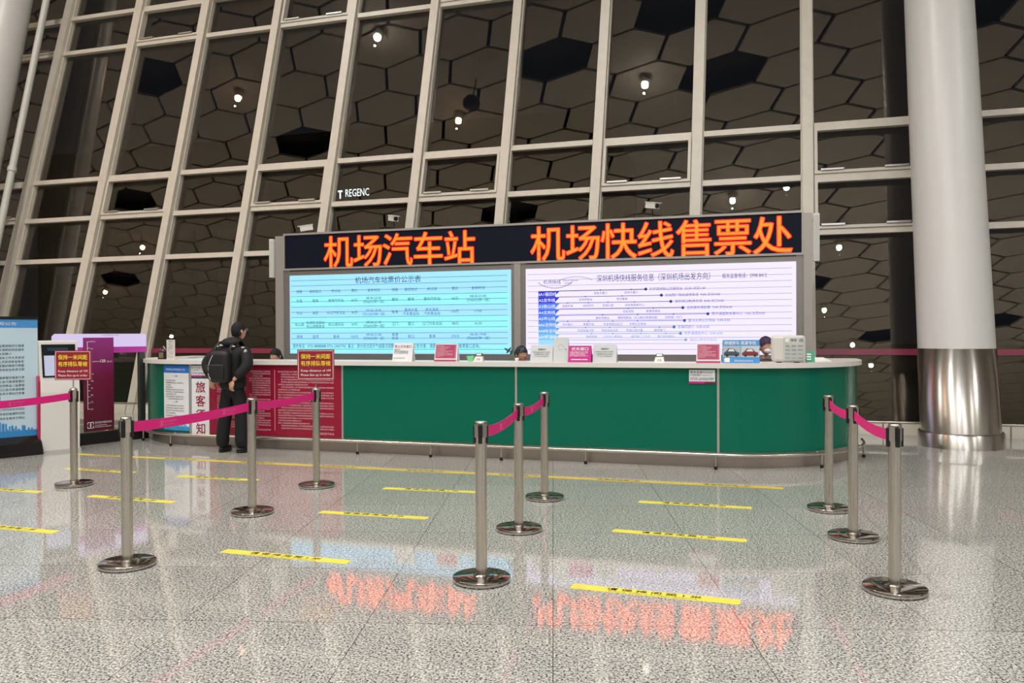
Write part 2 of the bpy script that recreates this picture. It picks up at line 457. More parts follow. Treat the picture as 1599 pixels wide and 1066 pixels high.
# ------------------------------------------------------------------ facade: mullions, glazing, transoms, opening sashes
MX = [0.766, -1.06, -2.84, -4.61, -6.40, -8.29, -10.15, -12.07, -13.97, -16.1, -18.0]
MX = [23.3 - 1.9 * k for k in range(9)] + [6.20, 4.40, 2.58] + MX + [-19.9 - 1.9 * k for k in range(28)]
TZ = [3.20, 4.15, 5.06, 8.30, 9.22, 12.4, 13.3]
ZT = 15.6
trimn = 0
for x in MX:
    trimn += 1
    wd = 0.085 if x > -13 else 0.10
    b = B()
    b.hexa([fac(x - wd, 0), fac(x + wd, 0), fac(x + wd, 0, .24), fac(x - wd, 0, .24), fac(x - wd, ZT), fac(x + wd, ZT), fac(x + wd, ZT, .24), fac(x - wd, ZT, .24)])
    b.hexa([fac(x - wd - .022, 0.1, .10), fac(x + wd + .022, 0.1, .10), fac(x + wd + .022, 0.1, .235), fac(x - wd - .022, 0.1, .235), fac(x - wd - .022, ZT, .10), fac(x + wd + .022, ZT, .10), fac(x + wd + .022, ZT, .235), fac(x - wd - .022, ZT, .235)])
    b.build('trim_%d' % trimn, MULL, kind='structure')
OPEN = {(-12.07, -10.15) : 1}
wn = 0
for k in range(len(MX) - 1):
    xr, xl = MX[k], MX[k + 1]
    wn += 1
    t = empty('window_%d' % wn, (0, 0, 0), kind='structure')
    a, c = xl + .107, xr - .107
    zs = [0.16] + TZ + [ZT]
    op = (k % 2 == 1)   # every other bay has opening sashes
    if xr > 2.5 and xl > 2.5: op = False
    g = B(); tr = B(); sf = B(); hg = B()
    for i in range(len(zs) - 1):
        z0, z1 = zs[i], zs[i + 1]
        g.hexa([fac(a, z0, .19), fac(c, z0, .19), fac(c, z0, .205), fac(a, z0, .205), fac(a, z1, .19), fac(c, z1, .19), fac(c, z1, .205), fac(a, z1, .205)])
    for z in TZ:
        tr.hexa([fac(a, z - .05, .07), fac(c, z - .05, .07), fac(c, z - .05, .23), fac(a, z - .05, .23), fac(a, z + .05, .07), fac(c, z + .05, .07), fac(c, z + .05, .23), fac(a, z + .05, .23)])
    tr.hexa([fac(a, 0, .0), fac(c, 0, .0), fac(c, 0, .23), fac(a, 0, .23), fac(a, .16, .0), fac(c, .16, .0), fac(c, .16, .23), fac(a, .16, .23)])
    g.build('pane', GLASS, t)
    tr.build('transom', MULL, t)
    spans = []
    if op: spans = [(4.15, 5.06), (8.30, 9.22), (12.4, 13.3)]
    if op and abs(xl - 0.766) < .01: spans = [(3.20, 4.15), (4.15, 5.06), (8.30, 9.22)]
    for z0, z1 in spans:
        z0 += .05; z1 -= .05
        def fb(xa, xb, za, zb, d0, d1, bb):
            bb.hexa([fac(xa, za, d0), fac(xb, za, d0), fac(xb, za, d1), fac(xa, za, d1), fac(xa, zb, d0), fac(xb, zb, d0), fac(xb, zb, d1), fac(xa, zb, d1)])
        fb(a, a + .05, z0, z1, .045, .188, sf); fb(c - .05, c, z0, z1, .045, .188, sf)
        fb(a + .05, c - .05, z0, z0 + .05, .045, .188, sf); fb(a + .05, c - .05, z1 - .05, z1, .045, .188, sf)
        for xx in (a + .10, c - .52):
            fb(xx, xx + .36, z0 + .052, z0 + .082, .02, .10, hg)
    if spans:
        s = sf.build('sash_frame', MULL, t); hg.build('sash_stay', ALU, s)
# maroon safety film band on the glass
b = B()
for k in range(len(MX) - 1):
    a, c = MX[k + 1] + .11, MX[k] - .11
    b.hexa([fac(a, 1.19, .180), fac(c, 1.19, .180), fac(c, 1.19, .188), fac(a, 1.19, .188), fac(a, 1.285, .180), fac(c, 1.285, .180), fac(c, 1.285, .188), fac(a, 1.285, .188)])
b.build('trim_%d' % (trimn + 1), mat('maroon_film', (132, 30, 66), 0.4), kind='structure')

# handrail along the foot of the facade
t = empty('handrail', (2.0, 13.02, 0), 'low steel tube handrail running along the foot of the glass wall', 'handrail')
b = B(); b.tube([(-17, 13.02, 0.225), (6.5, 13.02, 0.225)], 0.02, 12); b.build('rail_tube', STEEL, t)
for x in [-16.5 + 1.66 * k for k in range(14)]:
    b = B(); b.tube([(x, 13.02, 0.0), (x, 13.02, 0.21)], 0.011, 8); b.build('rail_post', STEEL, t)

# ------------------------------------------------------------------ round leaning columns
def column(x, label, r=0.485, skew=SKEW, side=0):
    y = 12.33
    t = empty('round_column', (x, y, 0), label, 'column', kind='structure')
    b = B(); b.lathe([(r, 1.30), (r * 1.0, 6), (r * .985, 10), (r * .97, CEIL(17) - .1)], (x, y, 0), 64, lean=(skew, LEAN)); b.build('shaft', mat('column_paint', (204, 203, 202), 0.38, bump=(3, 0.08), vary=0.03), t)
    b = B(); b.lathe([(r + .008, 0.19), (r + .008, 1.318), (r - .01, 1.32)], (x, y, 0), 64, lean=(skew, LEAN)); b.build('steel_sleeve', mat('sleeve_steel', (184, 180, 175), 0.3, 1.0, aniso=0.85), t)
    b = B(); b.lathe([(r + .045, 0.0), (r + .045, 0.175), (r + .03, 0.20), (r, 0.2)], (x, y, 0), 64, lean=(skew, LEAN)); b.build('base_collar', mat('sleeve_steel', (0, 0, 0)), t)
    return t
column(2.64, 'round white leaning column with steel sleeve, right of the green counter')
column(-16.2, 'round white leaning column cut by the upper left corner', 0.5, -0.05)
b = B(); b.tube([(-15.68 - .035 * z, 12.75 + LEAN * z, z) for z in (0, 3, 6, 9, 12, 15)], 0.075, 16)
b.tube([(-15.68 - .035 * z, 12.75 + LEAN * z, z) for z in (5.2, 5.3)], 0.095, 16)
b.build('drainpipe', mat('pipe_paint', (196, 198, 192), 0.4), label='slim white drainpipe climbing beside the upper left round column', cat='pipe')

# ------------------------------------------------------------------ ticket counter
CR, CLX, CRX, CCY = 1.63, -7.56, -0.435, 11.19
def cpos(s, d):
    """s: metres along the front from CLX (negative: left arc), d: outward offset"""
    r = CR + d
    L_ = CRX - CLX
    if s < 0:
        a = -s / CR
        if a <= PI / 2: return (CLX - r * math.sin(a), CCY - r * math.cos(a))
        return (CLX - r, CCY + (a - PI / 2) * CR)
    if s <= L_: return (CLX + s, CCY - r)
    a = (s - L_) / CR
    if a <= PI / 2: return (CRX + r * math.sin(a), CCY - r * math.cos(a))
    return (CRX + r, CCY + (a - PI / 2) * CR)
def cfr(s0):
    return lambda u, v, w=0.0: (*cpos(s0 + u, w), v)
LF = CRX - CLX
ARC = CR * PI / 2
S0, S1 = -ARC - 0.5, LF + ARC + 0.5
ctr = empty('ticket_counter', (-4.0, 9.6, 0), 'long green laminate ticket counter with white top and rounded ends', 'counter')
fr = cfr(0)
seams = [-0.02, 2.345, 4.72, LF]
segs = [(S0, seams[0] - .008), (seams[0] + .008, seams[1] - .008), (seams[1] + .008, seams[2] - .008), (seams[2] + .008, seams[3] - .008), (seams[3] + .008, S1)]
for k, (a, c) in enumerate(segs):
    b = B(); b.fbox(fr, a, c, 0.185, 1.14, -0.02, 0.0, nu=40 if k in (0, 4) else 1); b.build('front_panel', GREEN, ctr)
for s in seams:
    b = B(); b.fbox(fr, s - .013, s + .013, 0.175, 1.142, -0.01, 0.008); b.build('joint_strip', ALUW, ctr)
b = B(); b.fbox(fr, S0, S1, 0.0, 0.19, -0.12, -0.06, nu=120); b.build('plinth', PLINTH, ctr)
b = B(); b.fbox(fr, S0 - .03, S1 + .03, 1.145, 1.20, -0.55, 0.06, nu=140); b.build('countertop', TOP, ctr)
b = B(); b.fbox(fr, S0 + .02, S1 - .02, 0.0, 1.145, -0.40, -0.38, nu=100); b.build('back_panel', ALUW, ctr)
n = 110
b = B(); b.tube([(*cpos(S0 + .35 + (S1 - S0 - .7) * i / n, 0.085), 0.165) for i in range(n + 1)], 0.019, 12)
rail = b.build('foot_rail', STEEL, ctr)
for s in [-2.05, -1.15, -0.3, 0.85, 2.6, 3.62, 4.55, 5.6, 7.1, 8.3, 9.4, -2.9]:
    x, y = cpos(s, 0.085)
    b = B(); b.tube([(x, y, 0.035), (x, y, 0.155)], 0.013, 10)
    ft = b.build('rail_leg', STEEL, rail)
    b = B(); b.tube([(x, y, 0.0), (x, y, 0.035)], 0.02, 10); b.build('rubber_foot', BLACK, ft) if False else b.build('rubber_foot', BLACK, rail)
    b = B(); x2, y2 = cpos(s, -0.02)
    b.tube([(x, y, 0.13), (x2, y2, 0.19)], 0.01, 8); b.build('rail_bracket', STEEL, rail)

POOL = '旅客乘车请提前到达候车室凭票检票上车严禁携带易燃易爆危险物品儿童票按规定办理退票须在发车前两小时内班车时刻如有调整以当日公告为准请保管好随身行李服从工作人员安排安全有序文明出行'
def line_of(n, seed):
    r = random.Random(seed); i = r.randrange(len(POOL))
    return ''.join(POOL[(i + k) % len(POOL)] for k in range(n))
def para(b, fr, u0, u1, v0, v1, n, h, mi, seed=0, w=0.003, ragged=0.35, indent=True):
    r = random.Random(seed); dv = (v0 - v1) / n
    for k in range(n):
        full = u1 - u0
        a = u0
        Lw = full
        q = r.random()
        if q < ragged: Lw = full * r.uniform(.35, .85)
        if indent and r.random() < .35: a += h * 2; Lw = min(Lw, u1 - a)
        c = max(1, int(Lw / (h * 1.02)))
        text(b, line_of(c, seed * 97 + k), fr, a, v0 - dv * (k + .8), h, 'l', mi, w, res=1)

# posters stuck on the counter front
def poster(name, label, s0, s1, z0, z1, m, cat='poster', nu=1, d=0.0):
    x, y = cpos((s0 + s1) / 2, 0.01)
    t = empty(name, (x, y, z0), label, cat)
    b = B(); b.fbox(cfr(0), s0, s1, z0, z1, d + 0.001, d + 0.006, nu=nu); b.build('sheet', m, t)
    return t
# notice sheet on the left curve
s0, s1 = -0.545, -0.045
t = poster('notice_sheet', 'tall white notice with blue header on the left curve of the green counter', s0, s1, 0.21, 1.125, PAPER, nu=8)
b = B(); fr = cfr(s0); b.fbox(fr, 0.0, s1 - s0, 1.02, 1.125, .006, .008, nu=8); b.build('header_band', BLUE, t)
b = B(); text(b, '机场客运站旅客服务公告', fr, .25, 1.055, .035, 'c', 0, .010); text(b, '一、服务', fr, .25, .965, .026, 'c', 1, .008)
para(b, fr, .05, .42, .93, .64, 9, .019, 1, 3, .008); text(b, '二、须知', fr, .25, .605, .026, 'c', 1, .008); para(b, fr, .05, .42, .58, .40, 5, .019, 1, 5, .008)
b.build('lettering', [WHT, INK], t)
def skyline(b, fr, u0, u1, v0, hmax, seed, mi=0, w=.008):
    r = random.Random(seed); u = u0
    while u < u1 - .02:
        wd = r.uniform(.012, .03); h = hmax * r.uniform(.15, .5)
        if abs(u - (u0 + u1) / 2) < (u1 - u0) * .18: h = hmax * r.uniform(.55, 1)
        b.fbox(fr, u, u + wd, v0, v0 + h, .006, w, mi)
        b.fbox(fr, u + wd * .4, u + wd * .6, v0 + h, v0 + h * 1.18, .006, w, mi)
        u += wd * r.uniform(1.05, 1.8)
b = B(); b.fbox(fr, 0.0, s1 - s0, .21, .27, .006, .008, 0, nu=6); skyline(b, fr, .03, .47, .27, .12, 4); b.build('skyline_print', mat('skyline_blue', (60, 150, 205), .5), t)
# phone sticker, vertical title, red conditions panel
def phone_sticker(s0, label, zt=1.125):
    w_ = 0.292
    t = poster('phone_sticker', label, s0, s0 + w_, zt - .135, zt, PAPER, 'sticker', d=.004)
    fr = cfr(s0)
    b = B(); text(b, '服 务 监 督', fr, .015, zt - .04, .028, 'l', 0, .012); text(b, 'Service hotline', fr, .155, zt - .037, .018, 'l', 0, .012)
    text(b, '机场客运服务', fr, .015, zt - .068, .02, 'l', 0, .012); text(b, 'Passenger service', fr, .145, zt - .067, .016, 'l', 0, .012)
    text(b, '0755-23456789', fr, .015, zt - .118, .042, 'l', 0, .012, width=.262); b.build('lettering', INK, t)
    b = B(); b.fbox(fr, .0, w_, zt - .160, zt - .134, .005, .010); b.fbox(fr, .0, w_ * .6, zt - .158, zt - .136, .010, .011, 1); b.build('stripe', [mat('maroon_stripe', (120, 30, 70), .5), MAG], t)
    return t
phone_sticker(0.0, 'small white phone number sticker above the vertical title poster')
t = poster('title_poster', 'narrow white poster with tall crimson vertical characters on the counter', 0.0, 0.287, 0.135, 0.945, PAPER)
b = B(); fr = cfr(0)
for k, ch in enumerate('旅客须知'): text(b, ch, fr, .148, .765 - k * .192, .165, 'c', 0, .009, off=.012, res=3)
b.build('lettering', mat('crimson_ink', (150, 10, 50), .5), t)
t = poster('conditions_panel', 'large crimson panel of small white text behind the man in black', 0.292, 2.325, 0.185, 1.135, RED)
b = B(); fr = cfr(0.292)
para(b, fr, .13, .60, 1.07, .25, 26, .024, 0, 11, .009)
para(b, fr, .64, .99, 1.07, .25, 26, .024, 0, 12, .009)
para(b, fr, 1.09, 1.95, 1.07, .28, 23, .024, 0, 13, .009)
text(b, '深圳机场汽车站', fr, 1.68, .225, .036, 'l', 0, .009)
b.fbox(fr, 1.035, 1.04, .26, 1.08, .006, .008, 0); b.build('lettering', PINKINK, t)
phone_sticker(6.80, 'small white phone number sticker beside the right curve joint')

# ------------------------------------------------------------------ things on the countertop
ZC = 1.20
def yfront(x, d=-0.08):
    if x > CRX: return CCY - math.sqrt((CR + d) ** 2 - (x - CRX) ** 2)
    if x < CLX: return CCY - math.sqrt((CR + d) ** 2 - (x - CLX) ** 2)
    return CCY - CR - d
def tent(name, label, xa, xb, h, y=None, depth=0.11, body=PAPER, cat='sign', back=None):
    """A-frame tent card standing on the counter; front leans back"""
    y = yfront((xa + xb) / 2) if y is None else y
    t = empty(name, ((xa + xb) / 2, y, ZC), label, cat)
    th = .006
    tp = y + depth / 2
    b = B()
    b.hexa([(xa, y, ZC), (xb, y, ZC), (xb, y + th, ZC), (xa, y + th, ZC), (xa + .004, tp - th / 2, ZC + h), (xb - .004, tp - th / 2, ZC + h), (xb - .004, tp + th / 2, ZC + h), (xa + .004, tp + th / 2, ZC + h)])
    b.hexa([(xa, y + depth - th, ZC), (xb, y + depth - th, ZC), (xb, y + depth, ZC), (xa, y + depth, ZC), (xa + .004, tp - th / 2, ZC + h - .001), (xb - .004, tp - th / 2, ZC + h - .001), (xb - .004, tp + th / 2, ZC + h - .001), (xa + .004, tp + th / 2, ZC + h - .001)])
    b.build('stand', body, t)
    fr = flat((xa, y - .001, ZC), (1, 0, 0), (0, depth / 2, h))
    return t, fr, xb - xa, math.hypot(h, depth / 2)

# pen holder
t = empty('pen_holder', (-8.30, yfront(-8.30, -.14), ZC), 'black pen holder stuffed with pens at the left end of the counter', 'pen holder')
hx, hy, _ = t.location
b = B(); b.rbox(hx - .075, hx + .075, hy - .05, hy + .05, ZC, ZC + .12, .008); b.build('box', BLACK, t)
b = B(); b.rbox(hx - .05, hx + .03, hy - .058, hy - .049, ZC + .02, ZC + .10, .003); b.build('front_plate', mat('bronze_print', (120, 105, 80), .5), t)
r = random.Random(2)
for k in range(7):
    a = r.uniform(-.05, .05)
    b = B(); b.tube([(hx + a, hy + r.uniform(-.03, .03), ZC + .09), (hx + a + r.uniform(-.05, .05), hy + r.uniform(-.03, .03), ZC + r.uniform(.15, .2))], .005, 8)
    b.build('pen', [mat('pen_white', (220, 225, 225), .4), mat('pen_teal', (60, 110, 110), .4), BLACK][k % 3], t)
# tall price card
t = empty('price_card', (-8.06, yfront(-8.06, -.10), ZC), 'tall narrow white text card beside the black pen holder', 'card')
hx, hy, _ = t.location
b = B(); b.box(hx - .07, hx + .07, hy, hy + .008, ZC, ZC + .285); b.box(hx - .07, hx + .07, hy - .02, hy + .07, ZC, ZC + .006); b.build('card', mat('acrylic_card', (216, 212, 205), .3), t)
b = B(); fr = flat((hx - .07, hy - .001, ZC), (1, 0, 0), (0, 0, 1)); text(b, '票价表', fr, .07, .25, .022, 'c', 0, .002); para(b, fr, .02, .12, .235, .03, 9, .013, 0, 21, .002); b.build('lettering', INK, t)
# folded papers lying on the counter
b = B(); y = 9.80
b.hexa([(-7.9, y - .12, ZC), (-7.08, y - .16, ZC), (-7.05, y + .2, ZC), (-7.8, y + .2, ZC), (-7.9, y - .12, ZC + .006), (-7.08, y - .16, ZC + .05), (-7.05, y + .2, ZC + .055), (-7.8, y + .2, ZC + .012)])
b.build('paper_sheets', mat('bluish_paper', (205, 222, 236), .4), label='loose white papers lying on the counter left of the man', cat='paper')
# blue box
t = empty('blue_box', (-5.78, 9.72, ZC), 'small teal blue box on the counter behind the right barrier sign', 'box')
b = B(); b.rbox(-5.85, -5.72, 9.68, 9.75, ZC, ZC + .055, .004); b.build('carton', mat('teal_box', (40, 140, 185), .5), t)
b = B(); b.box(-5.845, -5.725, 9.676, 9.681, ZC + .01, ZC + .03); b.build('carton_label', mat('pale_blue_label', (130, 200, 225), .5), t)
# white tent card
t, fr, W, H = tent('tent_sign', 'white tent card with red heading on the counter below the blue screen', -4.54, -4.26, .235)
b = B(); text(b, '军人优先窗口', fr, W / 2, H * .74, .04, 'c', 0, .004, width=W * .84); b.build('heading', REDINK, t)
b = B(); para(b, fr, .02, W * .8, H * .68, H * .40, 3, .020, 0, 31, .004, ragged=.2, indent=False); text(b, line_of(10, 5), fr, .02, H * .14, .016, 'l', 0, .004); b.build('lettering', INK, t)
# red tent card
def red_card(xa, xb, h, label):
    t, fr, W, H = tent('tent_sign', label, xa, xb, h)
    b = B(); b.fbox(fr, .012, W - .02, H * .18, H * .95, .0, .003); b.fbox(fr, 0, W * .97, 0, H * .10, .0, .003); b.build('print_panel', mat('rose_print', (176, 62, 104), .35), t)
    b = B(); para(b, fr, .03, W - .05, H * .9, H * .25, 9, .016, 0, 41, .005, ragged=.6, indent=False)
    for (a0, a1, c0, c1) in ((.02, W - .03, H * .92, H * .925), (.02, W - .03, H * .2, H * .205), (.02, .0225, H * .2, H * .925), (W - .0325, W - .03, H * .2, H * .925)): b.fbox(fr, a0, a1, c0, c1, .003, .005)
    b.build('lettering', PINKINK, t)
    return t
red_card(-3.955, -3.645, .225, 'crimson tent card standing on the counter below the blue screen')
red_card(-0.685, -0.405, .225, 'crimson card standing left of the blue car-picture sign')
# green note
b = B(); b.hexa([(-3.50, 9.66, ZC), (-3.435, 9.66, ZC), (-3.435, 9.69, ZC), (-3.50, 9.69, ZC), (-3.525, 9.665, ZC + .07), (-3.425, 9.665, ZC + .078), (-3.425, 9.672, ZC + .078), (-3.525, 9.672, ZC + .07)])
b.build('green_note', mat('mint_card', (120, 214, 150), .5), label='tiny mint green note holder beside the small desk display', cat='note')
# little displays
def desk_display(x, label):
    t = empty('desk_display', (x, 9.64, ZC), label, 'display', 'small white countertop displays')
    b = B(); b.hexa([(x - .062, 9.63, ZC), (x + .062, 9.63, ZC), (x + .05, 9.73, ZC), (x - .05, 9.73, ZC), (x - .045, 9.665, ZC + .07), (x + .045, 9.665, ZC + .07), (x + .045, 9.71, ZC + .07), (x - .045, 9.71, ZC + .07)]); b.build('body', TOP, t)
    b = B(); b.hexa([(x - .045, 9.66, ZC + .07), (x + .045, 9.66, ZC + .07), (x + .045, 9.70, ZC + .07), (x - .045, 9.70, ZC + .07), (x - .04, 9.685, ZC + .105), (x + .04, 9.685, ZC + .105), (x + .04, 9.70, ZC + .105), (x - .04, 9.70, ZC + .105)]); b.build('screen_bezel', DARKM, t)
    b = B(); fr = flat((x - .04, 9.6615, ZC + .072), (1, 0, 0), (0, .025, .035)); b.fbox(fr, .008, .072, .006, .034, .0, .002); b.build('screen', mat('pale_screen', (190, 215, 215), .3), t)
    b = B(); fr = flat((x - .055, 9.631, ZC), (1, 0, 0), (0, .035, .07)); text(b, '元宝', fr, .055, .022, .028, 'c', 0, .002); b.build('lettering', INK, t)
desk_display(-3.36, 'small white desk display beside the mint green note')
desk_display(-1.11, 'small white desk display alone in front of the white screen')
# plant sprig
t = empty('potted_sprig', (-2.90, 9.80, ZC), 'thin green sprig in a white pot beside the left staff member', 'plant')
b = B(); b.lathe([(.02, 0), (.028, .045), (.024, .045), (.018, .01)], (-2.90, 9.80, ZC), 16); b.build('pot', TOP, t)
b = B(); b.tube([(-2.90, 9.80, ZC + .03), (-2.95, 9.79, ZC + .09), (-3.0, 9.78, ZC + .14)], .004, 6); b.tube([(-2.90, 9.80, ZC + .03), (-2.87, 9.8, ZC + .1), (-2.83, 9.8, ZC + .15)], .003, 6); b.build('stem', mat('stem_green', (110, 140, 100), .5), t)
b = B()
for p, q, s in (((-3.0, 9.78, ZC + .14), -.9, .05), ((-3.02, 9.78, ZC + .145), .5, .045), ((-2.97, 9.785, ZC + .115), 1.9, .04), ((-2.83, 9.8, ZC + .15), -.4, .035)):
    b.ell(p, (s, .012, .014), 0, 12, Matrix.Rotation(q, 3, 'Y'))
b.build('leaf', mat('leaf_green', (40, 84, 74), .45), t)
# white cards, magenta card
def white_card(xa, xb, h, label, title='温馨提示'):
    t, fr, W, H = tent('tent_sign', label, xa, xb, h, body=mat('grey_card', (206, 212, 214), .4))
    b = B(); text(b, title, fr, W / 2, H * .70, .026, 'c', 0, .004)
    for k in range(3): text(b, line_of(12 - k, 60 + k), fr, W / 2, H * (.55 - .12 * k), .018, 'c', 0, .004)
    b.build('lettering', INK, t); return t
white_card(-2.685, -2.40, .205, 'pale grey text card left of the tall plain card')
t, fr, W, H = tent('tent_sign', 'tall pale card with a faint round emblem and green dot', -2.395, -2.205, .295, body=mat('grey_card', (0, 0, 0)))
b = B(); b.add([fr(W * .82 + .008 * math.cos(a * PI / 6), H * .52 + .008 * math.sin(a * PI / 6), .003) for a in range(12)], [tuple(range(12))], 0); b.build('dot', mat('emblem_green', (50, 140, 90), .5), t)
b = B(); ring = [(W / 2 + .035 * math.cos(a * PI / 12), H * .62 + .035 * math.sin(a * PI / 12)) for a in range(25)]
for k in range(0, 24, 2): b.tube([fr(*ring[k], .003), fr(*ring[k + 1], .003)], .0018, 5)
b.build('emblem', mat('faint_grey_ink', (150, 156, 158), .5), t)
t, fr, W, H = tent('tent_sign', 'magenta card with white heading standing between two pale cards', -2.20, -1.915, .20, y=9.60, body=MAG)
b = B(); text(b, '优先窗口', fr, W / 2, H * .72, .045, 'c', 0, .004, off=.015, width=W * .72); para(b, fr, .02, W - .03, H * .66, H * .34, 4, .016, 0, 71, .004, ragged=.3, indent=False); b.fbox(fr, .04, .17, H * .14, H * .19, .001, .004); b.fbox(fr, .18, .24, H * .14, H * .19, .001, .004); b.build('lettering', WHT, t)
white_card(-1.905, -1.615, .215, 'pale grey text card right of the magenta card')
# blue advertising board with two car pictures
t, fr, W, H = tent('picture_sign', 'blue advertising board with two car pictures near the right staff member', -0.395, 0.02, .265, y=yfront(-.2) - .01, body=mat('sky_blue_print', (70, 150, 215), .4))
b = B(); text(b, '跨城拼车 高速专线', fr, W * .48, H * .80, .048, 'c', 0, .004, off=.01, width=W * .84); text(b, '预约热线扫码关注', fr, W * .58, H * .06, .026, 'c', 0, .004)
b.fbox(fr, .025, .085, H * .04, H * .22, .001, .004); b.build('lettering', WHT, t)
for q, (u0, u1, cb, cc) in enumerate(((.01, W * .49, (168, 180, 186), (60, 70, 80)), (W * .51, W - .005, (190, 200, 205), (120, 30, 40)))):
    b = B(); b.fbox(fr, u0, u1, H * .26, H * .74, .0005, .003, 0)
    pts = [(0, .12), (.1, .10), (.95, .10), (1, .2), (.98, .42), (.8, .5), (.66, .78), (.3, .82), (.12, .5), (0, .4)]
    b.add([fr(u0 + (u1 - u0) * (.05 + .9 * x), H * (.27 + .44 * y), .005) for x, y in pts], [tuple(range(len(pts)))], 1)
    for cx in (.24, .76):
        b.add([fr(u0 + (u1 - u0) * cx + .016 * math.cos(a * PI / 6), H * .33 + .016 * math.sin(a * PI / 6), .006) for a in range(12)], [tuple(range(12))], 2)
    b.add([fr(u0 + (u1 - u0) * x, H * y, .006) for x, y in ((.28, .5), (.68, .5), (.6, .6), (.36, .6))], [(0, 1, 2, 3)], 3)
    b.build('car_picture', [mat('picture_ground_%d' % q, cb, .4), mat('picture_car_%d' % q, cc, .4), BLACK, mat('picture_glass', (210, 220, 226), .3)], t)
# ticket validator / telephone box
xx0, xx1 = 0.145, 0.515
yy = 9.93 - .25
yy = yfront(.33, -.06)
t = empty('speaker_unit', (.33, yy, ZC), 'rounded white keypad machine at the right end of the counter', 'machine')
b = B(); b.rbox(xx0, xx1 + .01, yy + .03, yy + .20, ZC + .008, ZC + .315, .045, 5); b.build('body', mat('warm_white_plastic', (214, 212, 205), .35), t)
b = B(); b.rbox(xx0 + .135, xx1 - .015, yy + .012, yy + .045, ZC + .03, ZC + .30, .012, 3); fp = b.build('face_plate', mat('pale_face_plastic', (196, 200, 196), .35), t)
for i in range(4):
    for j in range(3):
        u = xx0 + .155 + j * .068; z = ZC + .055 + i * .046
        b = B(); b.rbox(u, u + .05, yy + .003, yy + .014, z, z + .02, .004, 2); b.build('key_button', mat('key_grey', (168, 178, 180), .4), fp)
b = B(); b.box(xx0 + .155, xx0 + .195, yy + .007, yy + .013, ZC + .235, ZC + .28); b.build('white_label', WHT, fp)
b = B(); fr = flat((xx0 + .21, yy + .0115, ZC + .24), (1, 0, 0), (0, 0, 1)); text(b, '播报', fr, .0, .008, .035, 'l', 0, .001); b.tube([fr(.115 + .015 * math.cos(a * PI / 8), .018 + .015 * math.sin(a * PI / 8), .001) for a in range(16)], .003, 6, closed=True); b.build('lettering', INK, fp)
b = B(); b.box(xx0 + .06, xx0 + .12, yy + .07, yy + .17, ZC, ZC + .01); b.box(xx1 - .12, xx1 - .06, yy + .07, yy + .17, ZC, ZC + .01); b.build('foot', DARKM, t)
# green card and leaflet at the right end
t, fr, W, H = tent('tent_sign', 'small green card at the far right end of the countertop', .535, .635, .13, y=yfront(.58, -.12), body=mat('card_green', (40, 150, 110), .45))
b = B(); b.fbox(fr, .01, .06, H * .2, H * .32, .001, .004); b.fbox(fr, .01, .06, H * .42, H * .54, .001, .004); b.fbox(fr, .01, .06, H * .64, H * .76, .001, .004); b.build('stripe_print', WHT, t)
b = B(); y = yfront(.7, -.2); b.hexa([(.66, y, ZC), (.84, y + .1, ZC), (.76, y + .22, ZC), (.60, y + .16, ZC), (.66, y, ZC + .006), (.84, y + .1, ZC + .006), (.76, y + .22, ZC + .045), (.60, y + .16, ZC + .045)]); b.build('leaflet', WHT, label='white leaflet lying at the right end of the countertop', cat='paper')

# ------------------------------------------------------------------ display stand with two screens and the LED sign
YB = 13.11
t = empty('display_stand', (-3.86, 13.3, 0), 'grey aluminium frame carrying the screens and the LED sign', 'frame')
for (xa, xb, zt) in ((-8.50, -8.335, 3.36), (0.668, 0.79, 3.36)):
    b = B(); b.box(xa, xb, YB - .03, YB + .25, 0, zt); b.build('side_post', ALUW, t)
for (xa, xb) in ((-8.335, -8.215), (.56, .668)):
    b = B(); b.box(xa, xb, YB, YB + .2, 0, 2.74); b.build('inner_post', ALU, t)
b = B(); b.box(-3.975, -3.718, YB, YB + .2, 0, 2.74); b.build('centre_post', ALU, t)
b = B(); b.box(-3.915, -3.805, YB - .025, YB, 0, 2.745); b.build('centre_cover', ALUW, t)
for (xa, xb) in ((-8.215, -3.975), (-3.718, .56)):
    b = B(); b.box(xa, xb, YB, YB + .2, 2.632, 2.71); b.build('top_rail', ALU, t)
    b = B(); b.box(xa, xb, YB, YB + .2, 1.10, 1.205); b.build('bottom_rail', ALU, t)
    b = B(); b.box(xa, xb, YB + .03, YB + .17, 0.0, 1.10); b.build('base_panel', ALU, t)
b = B(); b.box(-8.335, .668, YB + .20, YB + .24, 1.1, 3.36); b.build('back_sheet', DARKM, t)

FRB = flat((0, YB - .012, 0), (1, 0, 0), (0, 0, 1))
def emis(name, c, s=1.0):
    if name in MATS: return MATS[name]
    m = mat(name, c, .5, emit=s); m.node_tree.nodes['Principled BSDF'].inputs['Base Color'].default_value = (.02, .02, .02, 1)
    return m
# blue fare screen
t = empty('fare_screen', (-6.1, YB, 1.205), 'bright cyan video wall listing coach fares behind the counter', 'screen')
x0, x1, z0, z1 = -8.213, -3.977, 1.207, 2.630
b = B(); b.box(x0, x1, YB - .01, YB + .10, z0, z1); b.build('screen_panel', emis('screen_blue', (150, 212, 246), 1.25), t)
b = B()
rows = [2.42, 2.33, 2.20, 2.03, 1.87, 1.76, 1.62, 1.45, 1.30]
for (za, zb, k) in ((2.26, 2.06, 0), (1.86, 1.62, 0), (1.36, 1.24, 0)):
    b.box(x0 + .03, x1 - .03, YB - .0115, YB - .010, zb, za)
b.build('row_band', emis('screen_aqua', (140, 226, 236), 1.25), t)
b = B()
for k in range(1, 15): b.box(x0 + .03, x1 - .06, YB - .0135, YB - .0115, z1 - .096 * k - .004, z1 - .096 * k + .004)
b.build('module_seam', emis('seam_blue', (60, 140, 185), .8), t)
